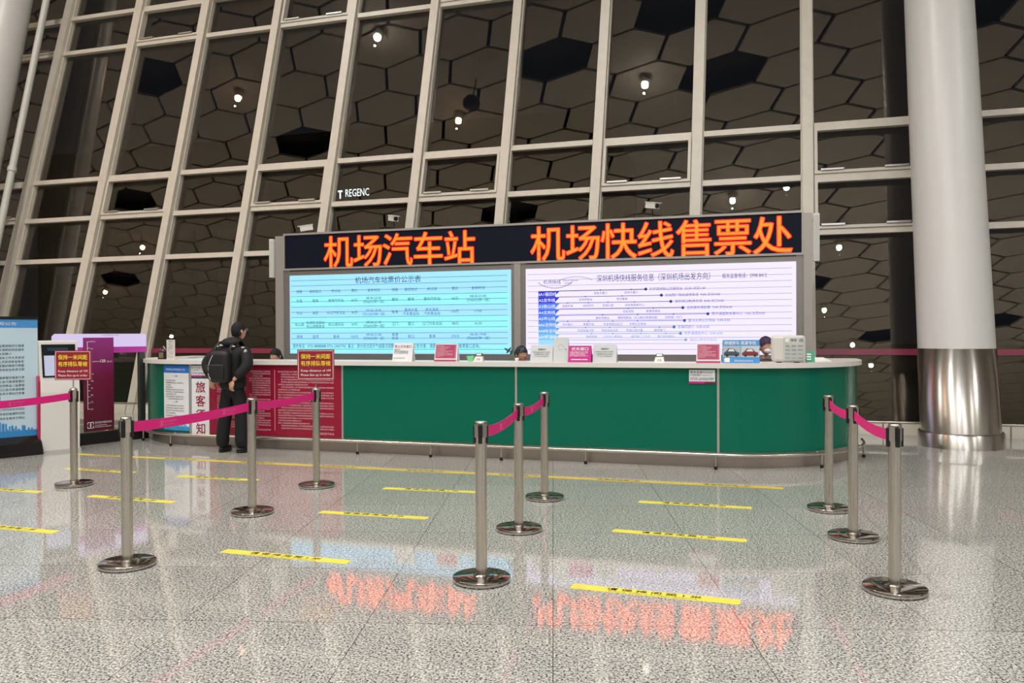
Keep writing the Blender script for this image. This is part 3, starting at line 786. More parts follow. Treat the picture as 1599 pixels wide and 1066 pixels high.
b = B(); text(b, '机场汽车站票价公示表', FRB, -6.88, 2.465, .13, 'l', 0, .004, width=1.27, res=3)
cols = [-8.012, -7.682, -7.266, -6.895, -6.517, -6.108, -5.802, -5.404, -4.978, -4.559]
def cell(c, z, s, h=.062):
    parts = s.split('|'); z += (len(parts) - 1) * .033
    for q, p in enumerate(parts): text(b, p, FRB, cols[c], z - q * .066 - .02, h, 'c', 0, .004, off=.004)
for c, s in enumerate(['线路', '途经站点', '终点站', '票价', '发车时间', '线路', '途经站点', '终点站', '票价', '发车时间']): cell(c, 2.33, s)
for z, row in ((2.16, ['东莞', '南城', '南城汽车站', '65元', '08:30-22:30|（约60分钟一班）', '惠州', '惠城', '惠州汽车站', '66元', '08:20-21:00|（约60分钟一班）']),
               (1.94, ['中山', '城区', '中山汽车总站', '90元', '09:30-19:30|（约120分钟一班）', '珠海', '香洲大道|汽车客运站', '拱北海关|汽车客运站', '130元', '17:00']),
               (1.73, ['松山湖', '松湖生态园站|松山湖管委会', '松山湖总站', '50元', '08:30-21:30|（约60分钟一班）', '江门', '蓬江', '江门汽车总站', '98元', '16:20']),
               (1.51, ['珠海', '金湾', '香洲', '120元', '09:30-21:00|（约90分钟一班）', '香港|机场', '蛇口', '香港', '275元', '06:30-19:00|（约60分钟一班）'])):
    for c, s in enumerate(row): cell(c, z, s)
text(b, '服务电话：0755-88888888 0755-23457702  备注：部分班次因天气或路况调整，以当日现场公告为准，请提前到机场汽车站售票窗口咨询。', FRB, -8.15, 1.315, .075, 'l', 0, .004, width=3.62)
b.build('lettering', emis('screen_ink', (18, 50, 80), .5), t)

# white route screen
t = empty('route_screen', (-1.6, YB, 1.205), 'bright white video wall with blue bus route diagram behind the counter', 'screen')
x0, x1, z0, z1 = -3.716, .558, 1.207, 2.630
b = B(); b.box(x0, x1, YB - .01, YB + .10, z0, z1); b.build('screen_panel', emis('screen_white', (222, 214, 246), 1.25), t)
b = B()
for k in range(1, 15): b.box(x0 + .03, x1 - .06, YB - .0125, YB - .010, z1 - .096 * k - .003, z1 - .096 * k + .003)
b.build('module_seam', emis('seam_mauve', (150, 142, 170), .9), t)
b = B(); text(b, '深圳机场快线服务信息（深圳机场出发方向）', FRB, -2.513, 2.395, .125, 'l', 0, .004, width=1.80, res=3)
text(b, '服务监督电话：2998 8412', FRB, -.529, 2.405, .08, 'l', 0, .004, width=.66)
text(b, '机场快线', FRB, -3.41, 2.375, .075, 'l', 0, .004)
text(b, 'Airport Express', FRB, -3.08, 2.41, .04, 'l', 0, .004); text(b, '深圳机场', FRB, -3.05, 2.365, .03, 'l', 0, .004)
b.tube([FRB(-3.50 + .58 * q / 12, 2.40 - .10 * math.sin(PI * q / 12) ** .7, .003) for q in range(13)], .004, 5)
b.tube([FRB(-3.02 + .55 * q / 12 - .12, 2.42 + .06 * math.sin(PI * q / 12) ** .7, .003) for q in range(13)], .003, 5)
b.build('heading', emis('navy_ink', (40, 45, 85), .6), t)
names = ['NA1福田线', 'A2龙华线', 'A3南山线', 'A4龙岗线', 'A5坪山线', 'NA6龙岗线', 'NA8布吉线', 'NA9罗湖线', '']
blues = [(0, 20, 205), (0, 20, 215), (70, 125, 245), (40, 100, 240), (50, 125, 240), (75, 150, 240), (85, 165, 240), (110, 195, 250), (160, 220, 252)]
dotx = [-1.718, -1.47, -1.322, -1.135, -.75, -1.11, -1.273, -1.173, -1.091]
dotc = [(35, 35, 110), (25, 30, 130), (20, 60, 140), (20, 50, 165), (10, 40, 185), (30, 90, 200), (50, 120, 200), (90, 160, 215), (150, 190, 230)]
ends = ['科学馆地铁公交接驳站  22:30-次日1:00', '北站西广场长途停车场  9:00-次日4:00', '深圳湾口岸J停车场  8:00-次日4:00', '龙岗城市候机楼  7:00-次日4:00', '燕子湖国际会展中心  7:00-次日4:00', '星河天地公交场站  0:00-4:00', '宏福花园①  0:00-4:00', '布罗湖酒店中心  0:00-4:00', '福田口岸停车接驳']
stops = [[(-3.05 + .6, '宝能大厦①'), (-1.95, '投资大厦①')], [(-2.7, '五和地铁站'), (-2.1, '世纪春城')], [(-3.0, '皇庭前海'), (-2.65, '综合时代'), (-2.33, '西海之窗'), (-1.9, '深圳湾体育中心')],
         [(-2.0, '信息学院'), (-1.6, '紫薇地铁站')], [(-2.42, '碧岭地铁站'), (-1.85, '横岗地铁站（大山陂水库候机楼）'), (-1.28, '坑梓高一中门')], [(-3.0, '东头路口'), (-2.65, '草莆天地'), (-2.25, '布吉地铁站出口'), (-1.85, '木棉立交南站')],
         [(-2.7, '布吉街道大院'), (-2.3, '布吉东站大院'), (-1.9, '罗湖口岸大厦'), (-1.5, '国贸南门')], [(-2.6, '梅景南路'), (-2.25, '公交中心香蜜站'), (-1.8, '福田第二工业区'), (-1.4, '黄贝岭地铁站')], []]
zr = lambda k: 2.254 - .1015 * k
tg = B(); tw = B(); ln = [B() for _ in range(9)]; st = B()
for k in range(9):
    z = zr(k)
    tb = B(); xa, xb = -3.498, -3.205
    if k < 8: tb.add([FRB(xa, z - .10, .003), FRB(xb, z - .10, .003), FRB(xb, z - .075, .003), FRB(xb + .075, z, .003), FRB(xa, z, .003)], [(0, 1, 2, 3, 4)])
    else: tb.add([FRB(xa, z - .08, .003), FRB(xb, z - .08, .003), FRB(xb, z, .003), FRB(xa, z, .003)], [(0, 1, 2, 3)])
    tb.build('route_tag', emis('route_blue_%d' % k, blues[k], 1.0), t)
    if k < 8: text(tw, names[k], FRB, (xa + xb) / 2, z - .078, .068, 'c', 0, .006, off=.008)
    L_ = B(); L_.fbox(FRB, xb + .07, dotx[k], z - .004, z + .004, .0025, .004)
    L_.add([FRB(dotx[k] + .024 * math.cos(a * PI / 8), z + .024 * math.sin(a * PI / 8), .005) for a in range(16)], [tuple(range(16))])
    for sx_, nm in stops[k]:
        L_.add([FRB(sx_ + .010 * math.cos(a * PI / 4), z + .012 * math.sin(a * PI / 4), .005) for a in range(8)], [tuple(range(8))])
        text(L_, nm, FRB, sx_, z - .065, .045, 'c', 0, .005, off=.004)
    text(L_, ends[k], FRB, dotx[k] + .06, z - .018, .052, 'l', 0, .005, off=.003)
    L_.build('route_line', emis('line_blue_%d' % k, dotc[k], .8), t)
tw.build('tag_lettering', emis('tag_white', (245, 248, 255), 1.0), t)

# LED sign
t = empty('led_sign', (-3.84, YB, 2.74), 'long black LED sign with glowing orange characters over both screens', 'sign')
b = B(); x0, x1, z0, z1 = -8.334, .667, 2.725, 3.40
b.box(x0, x1, YB - .03, YB + .18, z0 - .0, z0 + .035); b.box(x0, x1, YB - .03, YB + .18, z1 - .035, z1); b.box(x0, x0 + .03, YB - .03, YB + .18, z0 + .035, z1 - .035); b.box(x1 - .03, x1, YB - .03, YB + .18, z0 + .035, z1 - .035)
b.build('housing_frame', ALUW, t)
b = B(); b.box(x0 + .03, x1 - .03, YB - .01, YB + .15, z0 + .035, z1 - .035); b.build('led_panel', LEDBLK, t)
def led(s, xa, pitch, h, zb):
    for k, ch in enumerate(s):
        xc = xa + pitch * (k + .5)
        core = B(); text(core, ch, FRB, xc, zb, h, 'c', 0, .007, off=.0, res=3)
        o = core.build('character', emis('led_orange', (255, 110, 8), 2.1), t)
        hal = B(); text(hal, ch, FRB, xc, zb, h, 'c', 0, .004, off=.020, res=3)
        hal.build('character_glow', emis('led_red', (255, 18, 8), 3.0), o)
led('机场汽车站', -7.50, .58, .60, 2.81)
led('机场快线售票处', -3.63, .592, .61, 2.81)

# white column speakers at both ends of the sign
for (x, zb, zt, lb) in ((-8.555, 2.60, 3.31, 'slim white column speaker on the left end of the LED sign frame'), (.845, 2.62, 3.34, 'slim white column speaker on the right end of the LED sign frame')):
    t = empty('column_speaker', (x, YB, zb), lb, 'speaker', 'column speakers')
    b = B(); b.rbox(x - .045, x + .045, YB - .08, YB + .02, zb, zt, .008); b.build('cabinet', mat('speaker_white', (214, 214, 210), .45), t)
    b = B(); b.box(x - .035, x + .035, YB - .083, YB - .079, zb + .03, zt - .03); b.build('front_grille', mat('speaker_grille', (196, 198, 196), .6), t)
    b = B(); b.box(min(x, x + (.06 if x < 0 else -.06)), max(x, x + (.06 if x < 0 else -.06)), YB + .02, YB + .05, zt - .12, zt - .08); b.build('bracket', ALU, t)

# cctv cameras on the frame
def cctv(x, z, label, yawc, zb=3.40):
    t = empty('security_camera', (x, YB + .12, zb), label, 'security camera', 'security cameras on the sign frame')
    c = Vector((x, YB + .10, z))
    b = B(); b.lathe([(.04, 0), (.04, .012), (.012, .02)], (x, YB + .12, zb), 16); b.tube([(x, YB + .12, zb + .01), (x, YB + .12, z - .02), tuple(c + Vector((0, 0, -.04)))], .011, 8); b.build('bracket', BLACK, t)
    d = Vector((math.cos(yawc), -math.sin(yawc), -.18)).normalized(); a = d.cross(Vector((0, 0, 1))).normalized(); u = a.cross(d)
    def bx(bb, l0, l1, wx, h0, h1, mi=0):
        bb.hexa([tuple(c + d * l + a * p + u * q) for q in (h0, h1) for l, p in ((l0, -wx), (l1, -wx), (l1, wx), (l0, wx))], mi)
    b = B(); bx(b, -.12, .11, .052, -.045, .045); bx(b, -.13, .15, .060, .045, .056); b.build('housing', mat('camera_white', (226, 224, 220), .4), t)
    b = B(); b.tube([tuple(c + d * .105), tuple(c + d * .125)], .038, 16); b.build('lens', mat('lens_black', (8, 8, 10), .1), t)
cctv(-6.18, 3.60, 'white box security camera above the cyan screen side of the sign', .75)
cctv(-1.62, 3.60, 'white box security camera above the white screen side of the sign', .75)
cctv(-7.93, 3.50, 'white security camera low on the far left top edge of the sign', 2.6)

# ------------------------------------------------------------------ people
def skinmesh(name, pts, edges, m, parent, sub=2, label=None):
    """pts in world space: (x, y, z, r) or (x, y, z, rx, ry)"""
    off = parent_world(parent)
    me = bpy.data.meshes.new(name)
    me.from_pydata([tuple(Vector(p[:3]) - off) for p in pts], edges, [])
    o = bpy.data.objects.new(name, me); COL.objects.link(o)
    md = o.modifiers.new('s', 'SKIN'); md.use_smooth_shade = True; md.branch_smoothing = 0.6
    for i, p in enumerate(pts):
        sv = me.skin_vertices[0].data[i]
        sv.radius = (p[3], p[4] if len(p) > 4 else p[3])
        sv.use_root = (i == 0)
    o.modifiers.new('u', 'SUBSURF').levels = sub
    dg = bpy.context.evaluated_depsgraph_get(); dg.update()
    m2 = bpy.data.meshes.new_from_object(o.evaluated_get(dg))
    bpy.data.objects.remove(o)
    for p in m2.polygons: p.use_smooth = True
    vs = [tuple(v.co + off) for v in m2.vertices]; fs = [tuple(p.vertices) for p in m2.polygons]
    bpy.data.meshes.remove(m2)
    return vs, fs

def head_geo(b, c, yawh, s=1.0, pitch=0.0, mi=0):
    """one head: skull, jaw, nose, lips, brow, ears around c; faces +Y before rotation"""
    R = Matrix.Rotation(yawh, 3, 'Z') @ Matrix.Rotation(pitch, 3, 'X')
    n, h = 32, 24; vs = []; fs = []
    for i in range(h + 1):
        th = PI * i / h
        for k in range(n):
            ph = 2 * PI * k / n
            x = math.sin(th) * math.cos(ph); y = math.sin(th) * math.sin(ph); z = math.cos(th)
            X, Y, Z = .076 * x, .096 * y, .115 * z
            if z < 0:                     # jaw narrows and juts forward
                X *= 1 - .35 * (-z) ** 1.3; Y *= 1 - .12 * (-z); Y += .020 * (-z) ** 1.2
                if y < 0: Y *= 1 - .25 * (-z)
            if y > .2:                    # face is flatter
                Y -= .012 * (y - .2)
                g = math.exp(-(X / .013) ** 2)
                Y += .024 * g * math.exp(-((Z + .018) / .017) ** 2) + .010 * g * math.exp(-((Z - .006) / .02) ** 2)   # nose
                Y -= .008 * (math.exp(-((abs(X) - .031) / .014) ** 2) * math.exp(-((Z - .012) / .011) ** 2))         # eye sockets
                Y += .006 * math.exp(-(X / .022) ** 2) * math.exp(-((Z + .052) / .009) ** 2)                          # lips
                Y += .004 * math.exp(-((Z - .032) / .01) ** 2) * math.exp(-(X / .05) ** 2)                           # brow
            vs.append(tuple(Vector(c) + R @ (Vector((X, Y, Z)) * s)))
    for i in range(h):
        for k in range(n):
            fs.append((i * n + k, (i + 1) * n + k, (i + 1) * n + (k + 1) % n, i * n + (k + 1) % n))
    b.add(vs, fs, mi, True)
    for sg in (-1, 1):
        b.ell(Vector(c) + R @ (Vector((sg * .078, -.004, -.008)) * s), (.010 * s, .020 * s, .031 * s), mi, 12, R @ Matrix.Rotation(.25, 3, 'X'))
    return R
def eyes(c, R, parent, s=1.0):
    b = B()
    for sg in (-1, 1): b.ell(Vector(c) + R @ (Vector((sg * .031, .071, .012)) * s), (.011 * s, .008 * s, .007 * s), 0, 10, R)
    for sg in (-1, 1): b.ell(Vector(c) + R @ (Vector((sg * .031, .0775, .012)) * s), (.005 * s, .004 * s, .005 * s), 1, 8, R)
    b.build('eye', [mat('eye_white', (225, 222, 218), .3), BLACK], parent)
def hair_geo(b, c, R, s=1.0, long=0.0):
    n, h = 32, 22; vs = []; fs = []
    for i in range(h + 1):
        th = PI * (.80 if not long else .80) * i / h
        for k in range(n):
            ph = 2 * PI * k / n
            x = math.sin(th) * math.cos(ph); y = math.sin(th) * math.sin(ph); z = math.cos(th)
            # hairline: high over the face, low at the nape
            lim = .42 if y > 0 else -.62
            lim = -.55 + .97 * max(0, min(1, (y + .25) / .7))
            if z < lim: z = lim + (z - lim) * .06
            rr = math.sqrt(max(0.0, 1 - z * z)) / max(1e-4, math.hypot(x, y)) if math.hypot(x, y) > 1e-4 else 0
            x *= rr; y *= rr
            q = .008 + .003 * math.sin(7 * ph + 5 * z)
            vs.append(tuple(Vector(c) + R @ (Vector(((.076 + q) * x, (.096 + q) * y - .004, (.115 + q * .9) * z)) * s)))
    for i in range(h):
        for k in range(n): fs.append((i * n + k, (i + 1) * n + k, (i + 1) * n + (k + 1) % n, i * n + (k + 1) % n))
    b.add(vs, fs, 0, True)
    if long:
        b.ell(Vector(c) + R @ Vector((0, -.06, -.05 * s)), (.082 * s, .055 * s, .10 * s), 0, 20, R)

def hand_pts(w, d, side, curl, s=1.0):
    """palm and five fingers starting at the wrist w, pointing along d; side = direction of the thumb"""
    w = Vector(w); d = Vector(d).normalized(); t = Vector(side).normalized(); t = (t - d * t.dot(d)).normalized(); nrm = Vector(curl).normalized(); nrm = (nrm - d * nrm.dot(d) - t * nrm.dot(t)).normalized()
    pts = [(*w, .026 * s, .02 * s), (*(w + d * .045 * s), .034 * s, .016 * s), (*(w + d * .085 * s), .036 * s, .014 * s)]
    ed = [(0, 1), (1, 2)]
    groups = []
    for k, ln in enumerate((.068, .076, .07, .056)):
        o = w + d * .085 * s + t * (.027 - .018 * k) * s
        p0 = o; p1 = o + (d * .9 + nrm * .35) * ln * .45 * s; p2 = p1 + (d * .55 + nrm * .75) * ln * .33 * s; p3 = p2 + (d * .1 + nrm * .95) * ln * .25 * s
        groups.append([(p0, .0088), (p1, .0082), (p2, .0075), (p3, .0062)])
    o = w + d * .03 * s + t * .026 * s
    groups.append([(o, .012), (o + (d * .5 + t * .6) * .035 * s, .0105), (o + (d * .8 + t * .55 + nrm * .4) * .06 * s, .009), (o + (d * .95 + t * .35 + nrm * .6) * .08 * s, .0075)])
    return pts, ed, groups
def add_hand(b, w, d, side, curl, parent, s=1.0, mi=0):
    pts, ed, gr = hand_pts(w, d, side, curl, s)
    a, t = Vector(d).normalized(), Vector(side).normalized()
    nrm = a.cross(t)
    R = Matrix((t, a, nrm)).transposed()
    b.ell(Vector(w) + a * .052 * s, (.041 * s, .056 * s, .017 * s), mi, 16, R)
    for g in gr:
        b.tube([tuple(p) for p, _ in g], [r_ * s for _, r_ in g], 8, mi)
        b.ell(g[-1][0], (g[-1][1] * s,) * 3, mi, 8)

# the standing man at the counter
mx, my = -6.63, 9.20
man = empty('person', (mx, my, 0), 'man in black jacket and trousers standing at the counter, backpack on', 'person')
def P(x, y, z, *r): return (mx + x, my + y, z, *r)
hc = (mx + .045, my + .075, 1.602)
body = B()
vs, fs = skinmesh('b', [P(0, 0, .95, .10, .07), P(.0, -.01, 1.12, .095, .07), P(.0, -.005, 1.32, .11, .07), P(.01, .02, 1.42, .06, .055), P(.03, .05, 1.52, .054, .056),
                        P(.17, -.01, 1.34, .04), P(.27, -.09, 1.13, .036), P(.14, -.20, .955, .026),
                        P(-.17, -.01, 1.34, .04), P(-.34, -.08, 1.16, .036), P(-.22, -.15, .975, .026),
                        P(.09, 0, .86, .07), P(.115, .01, .50, .05), P(.12, -.02, .09, .036),
                        P(-.09, 0, .86, .07), P(-.125, .02, .50, .05), P(-.16, -.03, .09, .036), P(.15, .12, .035, .035, .02), P(-.17, .12, .035, .035, .02)],
                 [(0, 1), (1, 2), (2, 3), (3, 4), (2, 5), (5, 6), (6, 7), (2, 8), (8, 9), (9, 10), (0, 11), (11, 12), (12, 13), (0, 14), (14, 15), (15, 16), (13, 17), (16, 18)], SKIN, man)
body.add(vs, fs, 0, True)
Rh = head_geo(body, hc, -.42, 1.0, .10)
add_hand(body, (mx + .14, my - .20, .955), (-.25, -.05, -1), (-.9, .2, .1), (.1, 1, 0), man)
add_hand(body, (mx - .22, my - .15, .975), (.1, -.02, -1), (.9, .2, 0), (0, 1, 0), man)
body.build('body', SKIN, man)
eyes(hc, Rh, man)
b = B(); hair_geo(b, hc, Rh, 1.0); b.build('hair', HAIR, man)
b = B()   # glasses
for sg in (-1, 1):
    cc = Vector((sg * .033, .100, .010))
    b.tube([tuple(Vector(hc) + Rh @ (cc + Vector((.026 * math.cos(a * PI / 8), 0, .018 * math.sin(a * PI / 8))))) for a in range(16)], .0028, 6, closed=True)
    b.tube([tuple(Vector(hc) + Rh @ Vector((sg * .059, .100, .014))), tuple(Vector(hc) + Rh @ Vector((sg * .080, .02, .012))), tuple(Vector(hc) + Rh @ Vector((sg * .082, -.012, .0)))], .0026, 6)
b.tube([tuple(Vector(hc) + Rh @ Vector((x, .102, .014))) for x in (-.008, .008)], .0026, 6)
b.build('glasses', mat('blue_frame', (40, 80, 120), .2, .3), man)  # frame in one even blue
b = B()
for sg in (-1, 1): b.ell(Vector(hc) + Rh @ Vector((sg * .033, .099, .010)), (.024, .0015, .016), 0, 12, Rh)
b.build('glasses_lens', mat('lens_blue', (120, 185, 225), .05, .2), man)
b = B()
vs, fs = skinmesh('j', [P(0, -.005, .80, .205, .16), P(0, -.01, .95, .20, .155), P(0, -.01, 1.12, .205, .16), P(0, -.01, 1.28, .225, .165), P(.008, .0, 1.40, .17, .13), P(.02, .03, 1.48, .088, .085),
                        P(.21, -.01, 1.35, .095), P(.29, -.09, 1.14, .082), P(.165, -.185, .99, .058),
                        P(-.21, -.01, 1.35, .095), P(-.36, -.08, 1.165, .085), P(-.24, -.145, 1.01, .058)],
                 [(0, 1), (1, 2), (2, 3), (3, 4), (4, 5), (3, 6), (6, 7), (7, 8), (3, 9), (9, 10), (10, 11)], CLOTH, man)
b.add(vs, fs, 0, True); b.build('jacket', CLOTH, man)
b = B()   # collar / hood roll and shoulder marks
b.ell((mx + .015, my - .065, 1.46), (.135, .085, .05), 0, 20, Matrix.Rotation(.5, 3, 'X')); b.ell((mx + .02, my + .02, 1.475), (.105, .10, .035), 0, 20); b.build('hood', CLOTH, man)
b = B()
for (cx, cy, cz, sx_, sz_, rz_) in ((-.15, -.135, 1.40, .035, .012, .2), (.10, -.135, 1.40, .034, .011, -.2), (.255, -.085, 1.33, .022, .032, -.9), (.215, -.085, 1.385, .022, .012, -.7)):
    b.ell((mx + cx, my + cy, cz), (sx_, .010, sz_), 0, 12, Matrix.Rotation(-rz_, 3, 'Z'))
b.build('reflective_patch', REFL, man)
b = B()
vs, fs = skinmesh('t', [P(0, 0, .88, .145, .12), P(.095, 0, .76, .10, .105), P(.125, .01, .50, .092, .095), P(.13, -.01, .22, .085, .09), P(.13, -.005, .045, .090, .10),
                        P(-.095, 0, .76, .10, .105), P(-.135, .02, .50, .092, .095), P(-.155, -.015, .22, .085, .09), P(-.162, -.005, .045, .092, .10), P(0, 0, 1.0, .13, .11)],
                 [(0, 9), (0, 1), (1, 2), (2, 3), (3, 4), (0, 5), (5, 6), (6, 7), (7, 8)], CLOTH, man)
b.add(vs, fs, 0, True); b.build('trousers', mat('trouser_black', (13, 13, 16), .8, bump=(30, .6)), man)
for sx_, ang in ((.14, -.25), (-.165, .1)):
    b = B(); R = Matrix.Rotation(ang, 3, 'Z')
    b.ell(Vector((mx + sx_, my + .055, .045)), (.052, .145, .045), 0, 20, R)
    for q in (-.05, .06): pass
    b.ell(Vector((mx + sx_, my + .055, .018)), (.055, .150, .018), 1, 20, R)
    b.build('shoe', [mat('shoe_black', (14, 14, 15), .4), mat('shoe_sole', (22, 22, 24), .6)], man)
# backpack (worn)
bp = empty('backpack', (mx - .06, my - .20, .93), 'black backpack with a curved white piping on the standing man', 'backpack')
b = B(); b.rbox(mx - .205, mx + .105, my - .275, my - .12, .93, 1.345, .072, 7); b.build('bag', CLOTH2, bp)
b = B(); b.rbox(mx - .165, mx + .065, my - .30, my - .25, .965, 1.17, .022, 5); b.build('front_pocket', CLOTH2, bp)
b = B(); b.tube([(mx - .085 - .085 * math.sin(PI * (.08 + .78 * k / 18)), my - .276 - (.026 if 1.285 - .31 * k / 18 < 1.16 and -.085 - .085 * math.sin(PI * (.08 + .78 * k / 18)) > -.158 else 0), 1.285 - .31 * k / 18) for k in range(19)], .006, 8); b.build('piping', REFL, bp)
for sg in (-.15, .08):
    b = B(); b.tube([(mx + sg, my - .16, 1.31), (mx + sg, my - .15, 1.39), (mx + sg, my - .08, 1.445), (mx + sg, my + .02, 1.455), (mx + sg, my + .10, 1.42)], .02, 8); b.build('strap', CLOTH2, bp)

# staff sitting behind the counter
def staff(x, y, zt, yawh, label, cap, long, mask=False, coat=(40, 40, 55), lean=0.0):
    t = empty('person', (x, y, 0), label, 'person')
    c = (x, y + lean, zt - .118)
    sh = c[2] - .25
    body = B()
    def Q(a, bb, z, *r): return (x + a, y + bb, z, *r)
    vs, fs = skinmesh('s', [Q(0, .02, .56, .10, .08), Q(0, .02, sh - .22, .09, .07), Q(0, .01, sh - .05, .10, .065), Q(0, .02, sh + .05, .05, .05), Q(0, .02, sh + .15, .050, .052),
                            Q(.16, 0, sh - .03, .035), Q(.22, -.10, sh - .20, .034), Q(.16, -.30, sh - .18, .027), Q(-.16, 0, sh - .03, .035), Q(-.22, -.10, sh - .20, .034), Q(-.16, -.30, sh - .18, .028),
                            Q(.1, -.05, .55, .085), Q(.12, -.40, .53, .065), Q(.12, -.42, .09, .04), Q(-.1, -.05, .55, .085), Q(-.12, -.40, .53, .065), Q(-.12, -.42, .09, .04)],
                     [(0, 1), (1, 2), (2, 3), (3, 4), (2, 5), (5, 6), (6, 7), (2, 8), (8, 9), (9, 10), (0, 11), (11, 12), (12, 13), (0, 14), (14, 15), (15, 16)], SKIN, t, 1)
    body.add(vs, fs, 0, True)
    R = head_geo(body, c, yawh, .98, -.1)
    for sg in (-1, 1): add_hand(body, (x + sg * .16, y - .30, sh - .18), (-sg * .2, -1, -.1), (-sg, 0, .3), (0, 0, -1), t)
    body.build('body', SKIN, t); eyes(c, R, t, .98)
    b = B(); hair_geo(b, c, R, 1.0, long); b.build('hair', cap, t)
    m = mat('coat_%d_%d' % (coat[0], coat[2]), coat, .8)
    b = B(); vs, fs = skinmesh('c', [Q(0, .02, .56, .17, .14), Q(0, .02, sh - .22, .165, .14), Q(0, .01, sh - .06, .19, .14), Q(0, .015, sh + .04, .13, .11), Q(0, .02, sh + .10, .078, .078),
                            Q(.19, 0, sh - .02, .085), Q(.23, -.10, sh - .20, .066), Q(.165, -.27, sh - .18, .046), Q(-.19, 0, sh - .02, .085), Q(-.23, -.10, sh - .20, .066), Q(-.165, -.27, sh - .18, .046)],
                     [(0, 1), (1, 2), (2, 3), (3, 4), (2, 5), (5, 6), (6, 7), (2, 8), (8, 9), (9, 10)], m, t, 2)
    b.add(vs, fs, 0, True); b.build('jacket', m, t)
    b = B(); vs, fs = skinmesh('t', [Q(0, 0, .58, .15, .12), Q(.1, -.08, .55, .1), Q(.12, -.40, .53, .082), Q(.12, -.42, .08, .07), Q(-.1, -.08, .55, .1), Q(-.12, -.40, .53, .082), Q(-.12, -.42, .08, .07)],
                     [(0, 1), (1, 2), (2, 3), (0, 4), (4, 5), (5, 6)], CLOTH, t, 1)
    b.add(vs, fs, 0, True); b.build('trousers', CLOTH, t)
    for sg in (-1, 1):
        b = B(); b.ell((x + sg * .12, y - .47, .045), (.05, .13, .045)); b.build('shoe', BLACK, t)
    if mask:
        b = B(); vs = []
        b.ell(Vector(c) + R @ Vector((0, .052, -.050)), (.056, .052, .040), 0, 16, R); b.build('face_mask', mat('mask_white', (225, 228, 230), .7), t)
    s = empty('office_stool', (x, y, 0), 'black stool under the ' + label, 'stool')
    b = B(); b.rbox(x - .22, x + .22, y - .22, y + .22, .37, .43, .025); b.build('seat', BLACK, s)
    b = B(); b.lathe([(.03, .05), (.03, .38)], (x, y, 0), 12); b.build('pillar', DARKM, s)
    for k in range(5):
        a = 2 * PI * k / 5 + .3
        b = B(); b.tube([(x, y, .07), (x + .24 * math.cos(a), y + .24 * math.sin(a), .045)], .018, 8); b.ell((x + .24 * math.cos(a), y + .24 * math.sin(a), .027), (.027, .027, .027)); b.build('leg', DARKM, s)
staff(-6.86, 10.60, 1.345, PI - .15, 'dark-haired staff member, head low behind the counter right of the man', HAIR, 1, lean=-.05)
staff(-3.06, 10.60, 1.385, PI + .95, 'dark-haired staff member, seen in profile beside the green sprig', mat('navy_hair', (20, 24, 40), .6), 0, lean=-.05)
staff(0.09, 10.55, 1.50, PI + .7, 'staff member, purple-black hair and white mask beside the blue picture sign', mat('purple_hair', (46, 30, 62), .6), 0, True, (70, 70, 66), lean=-.04)

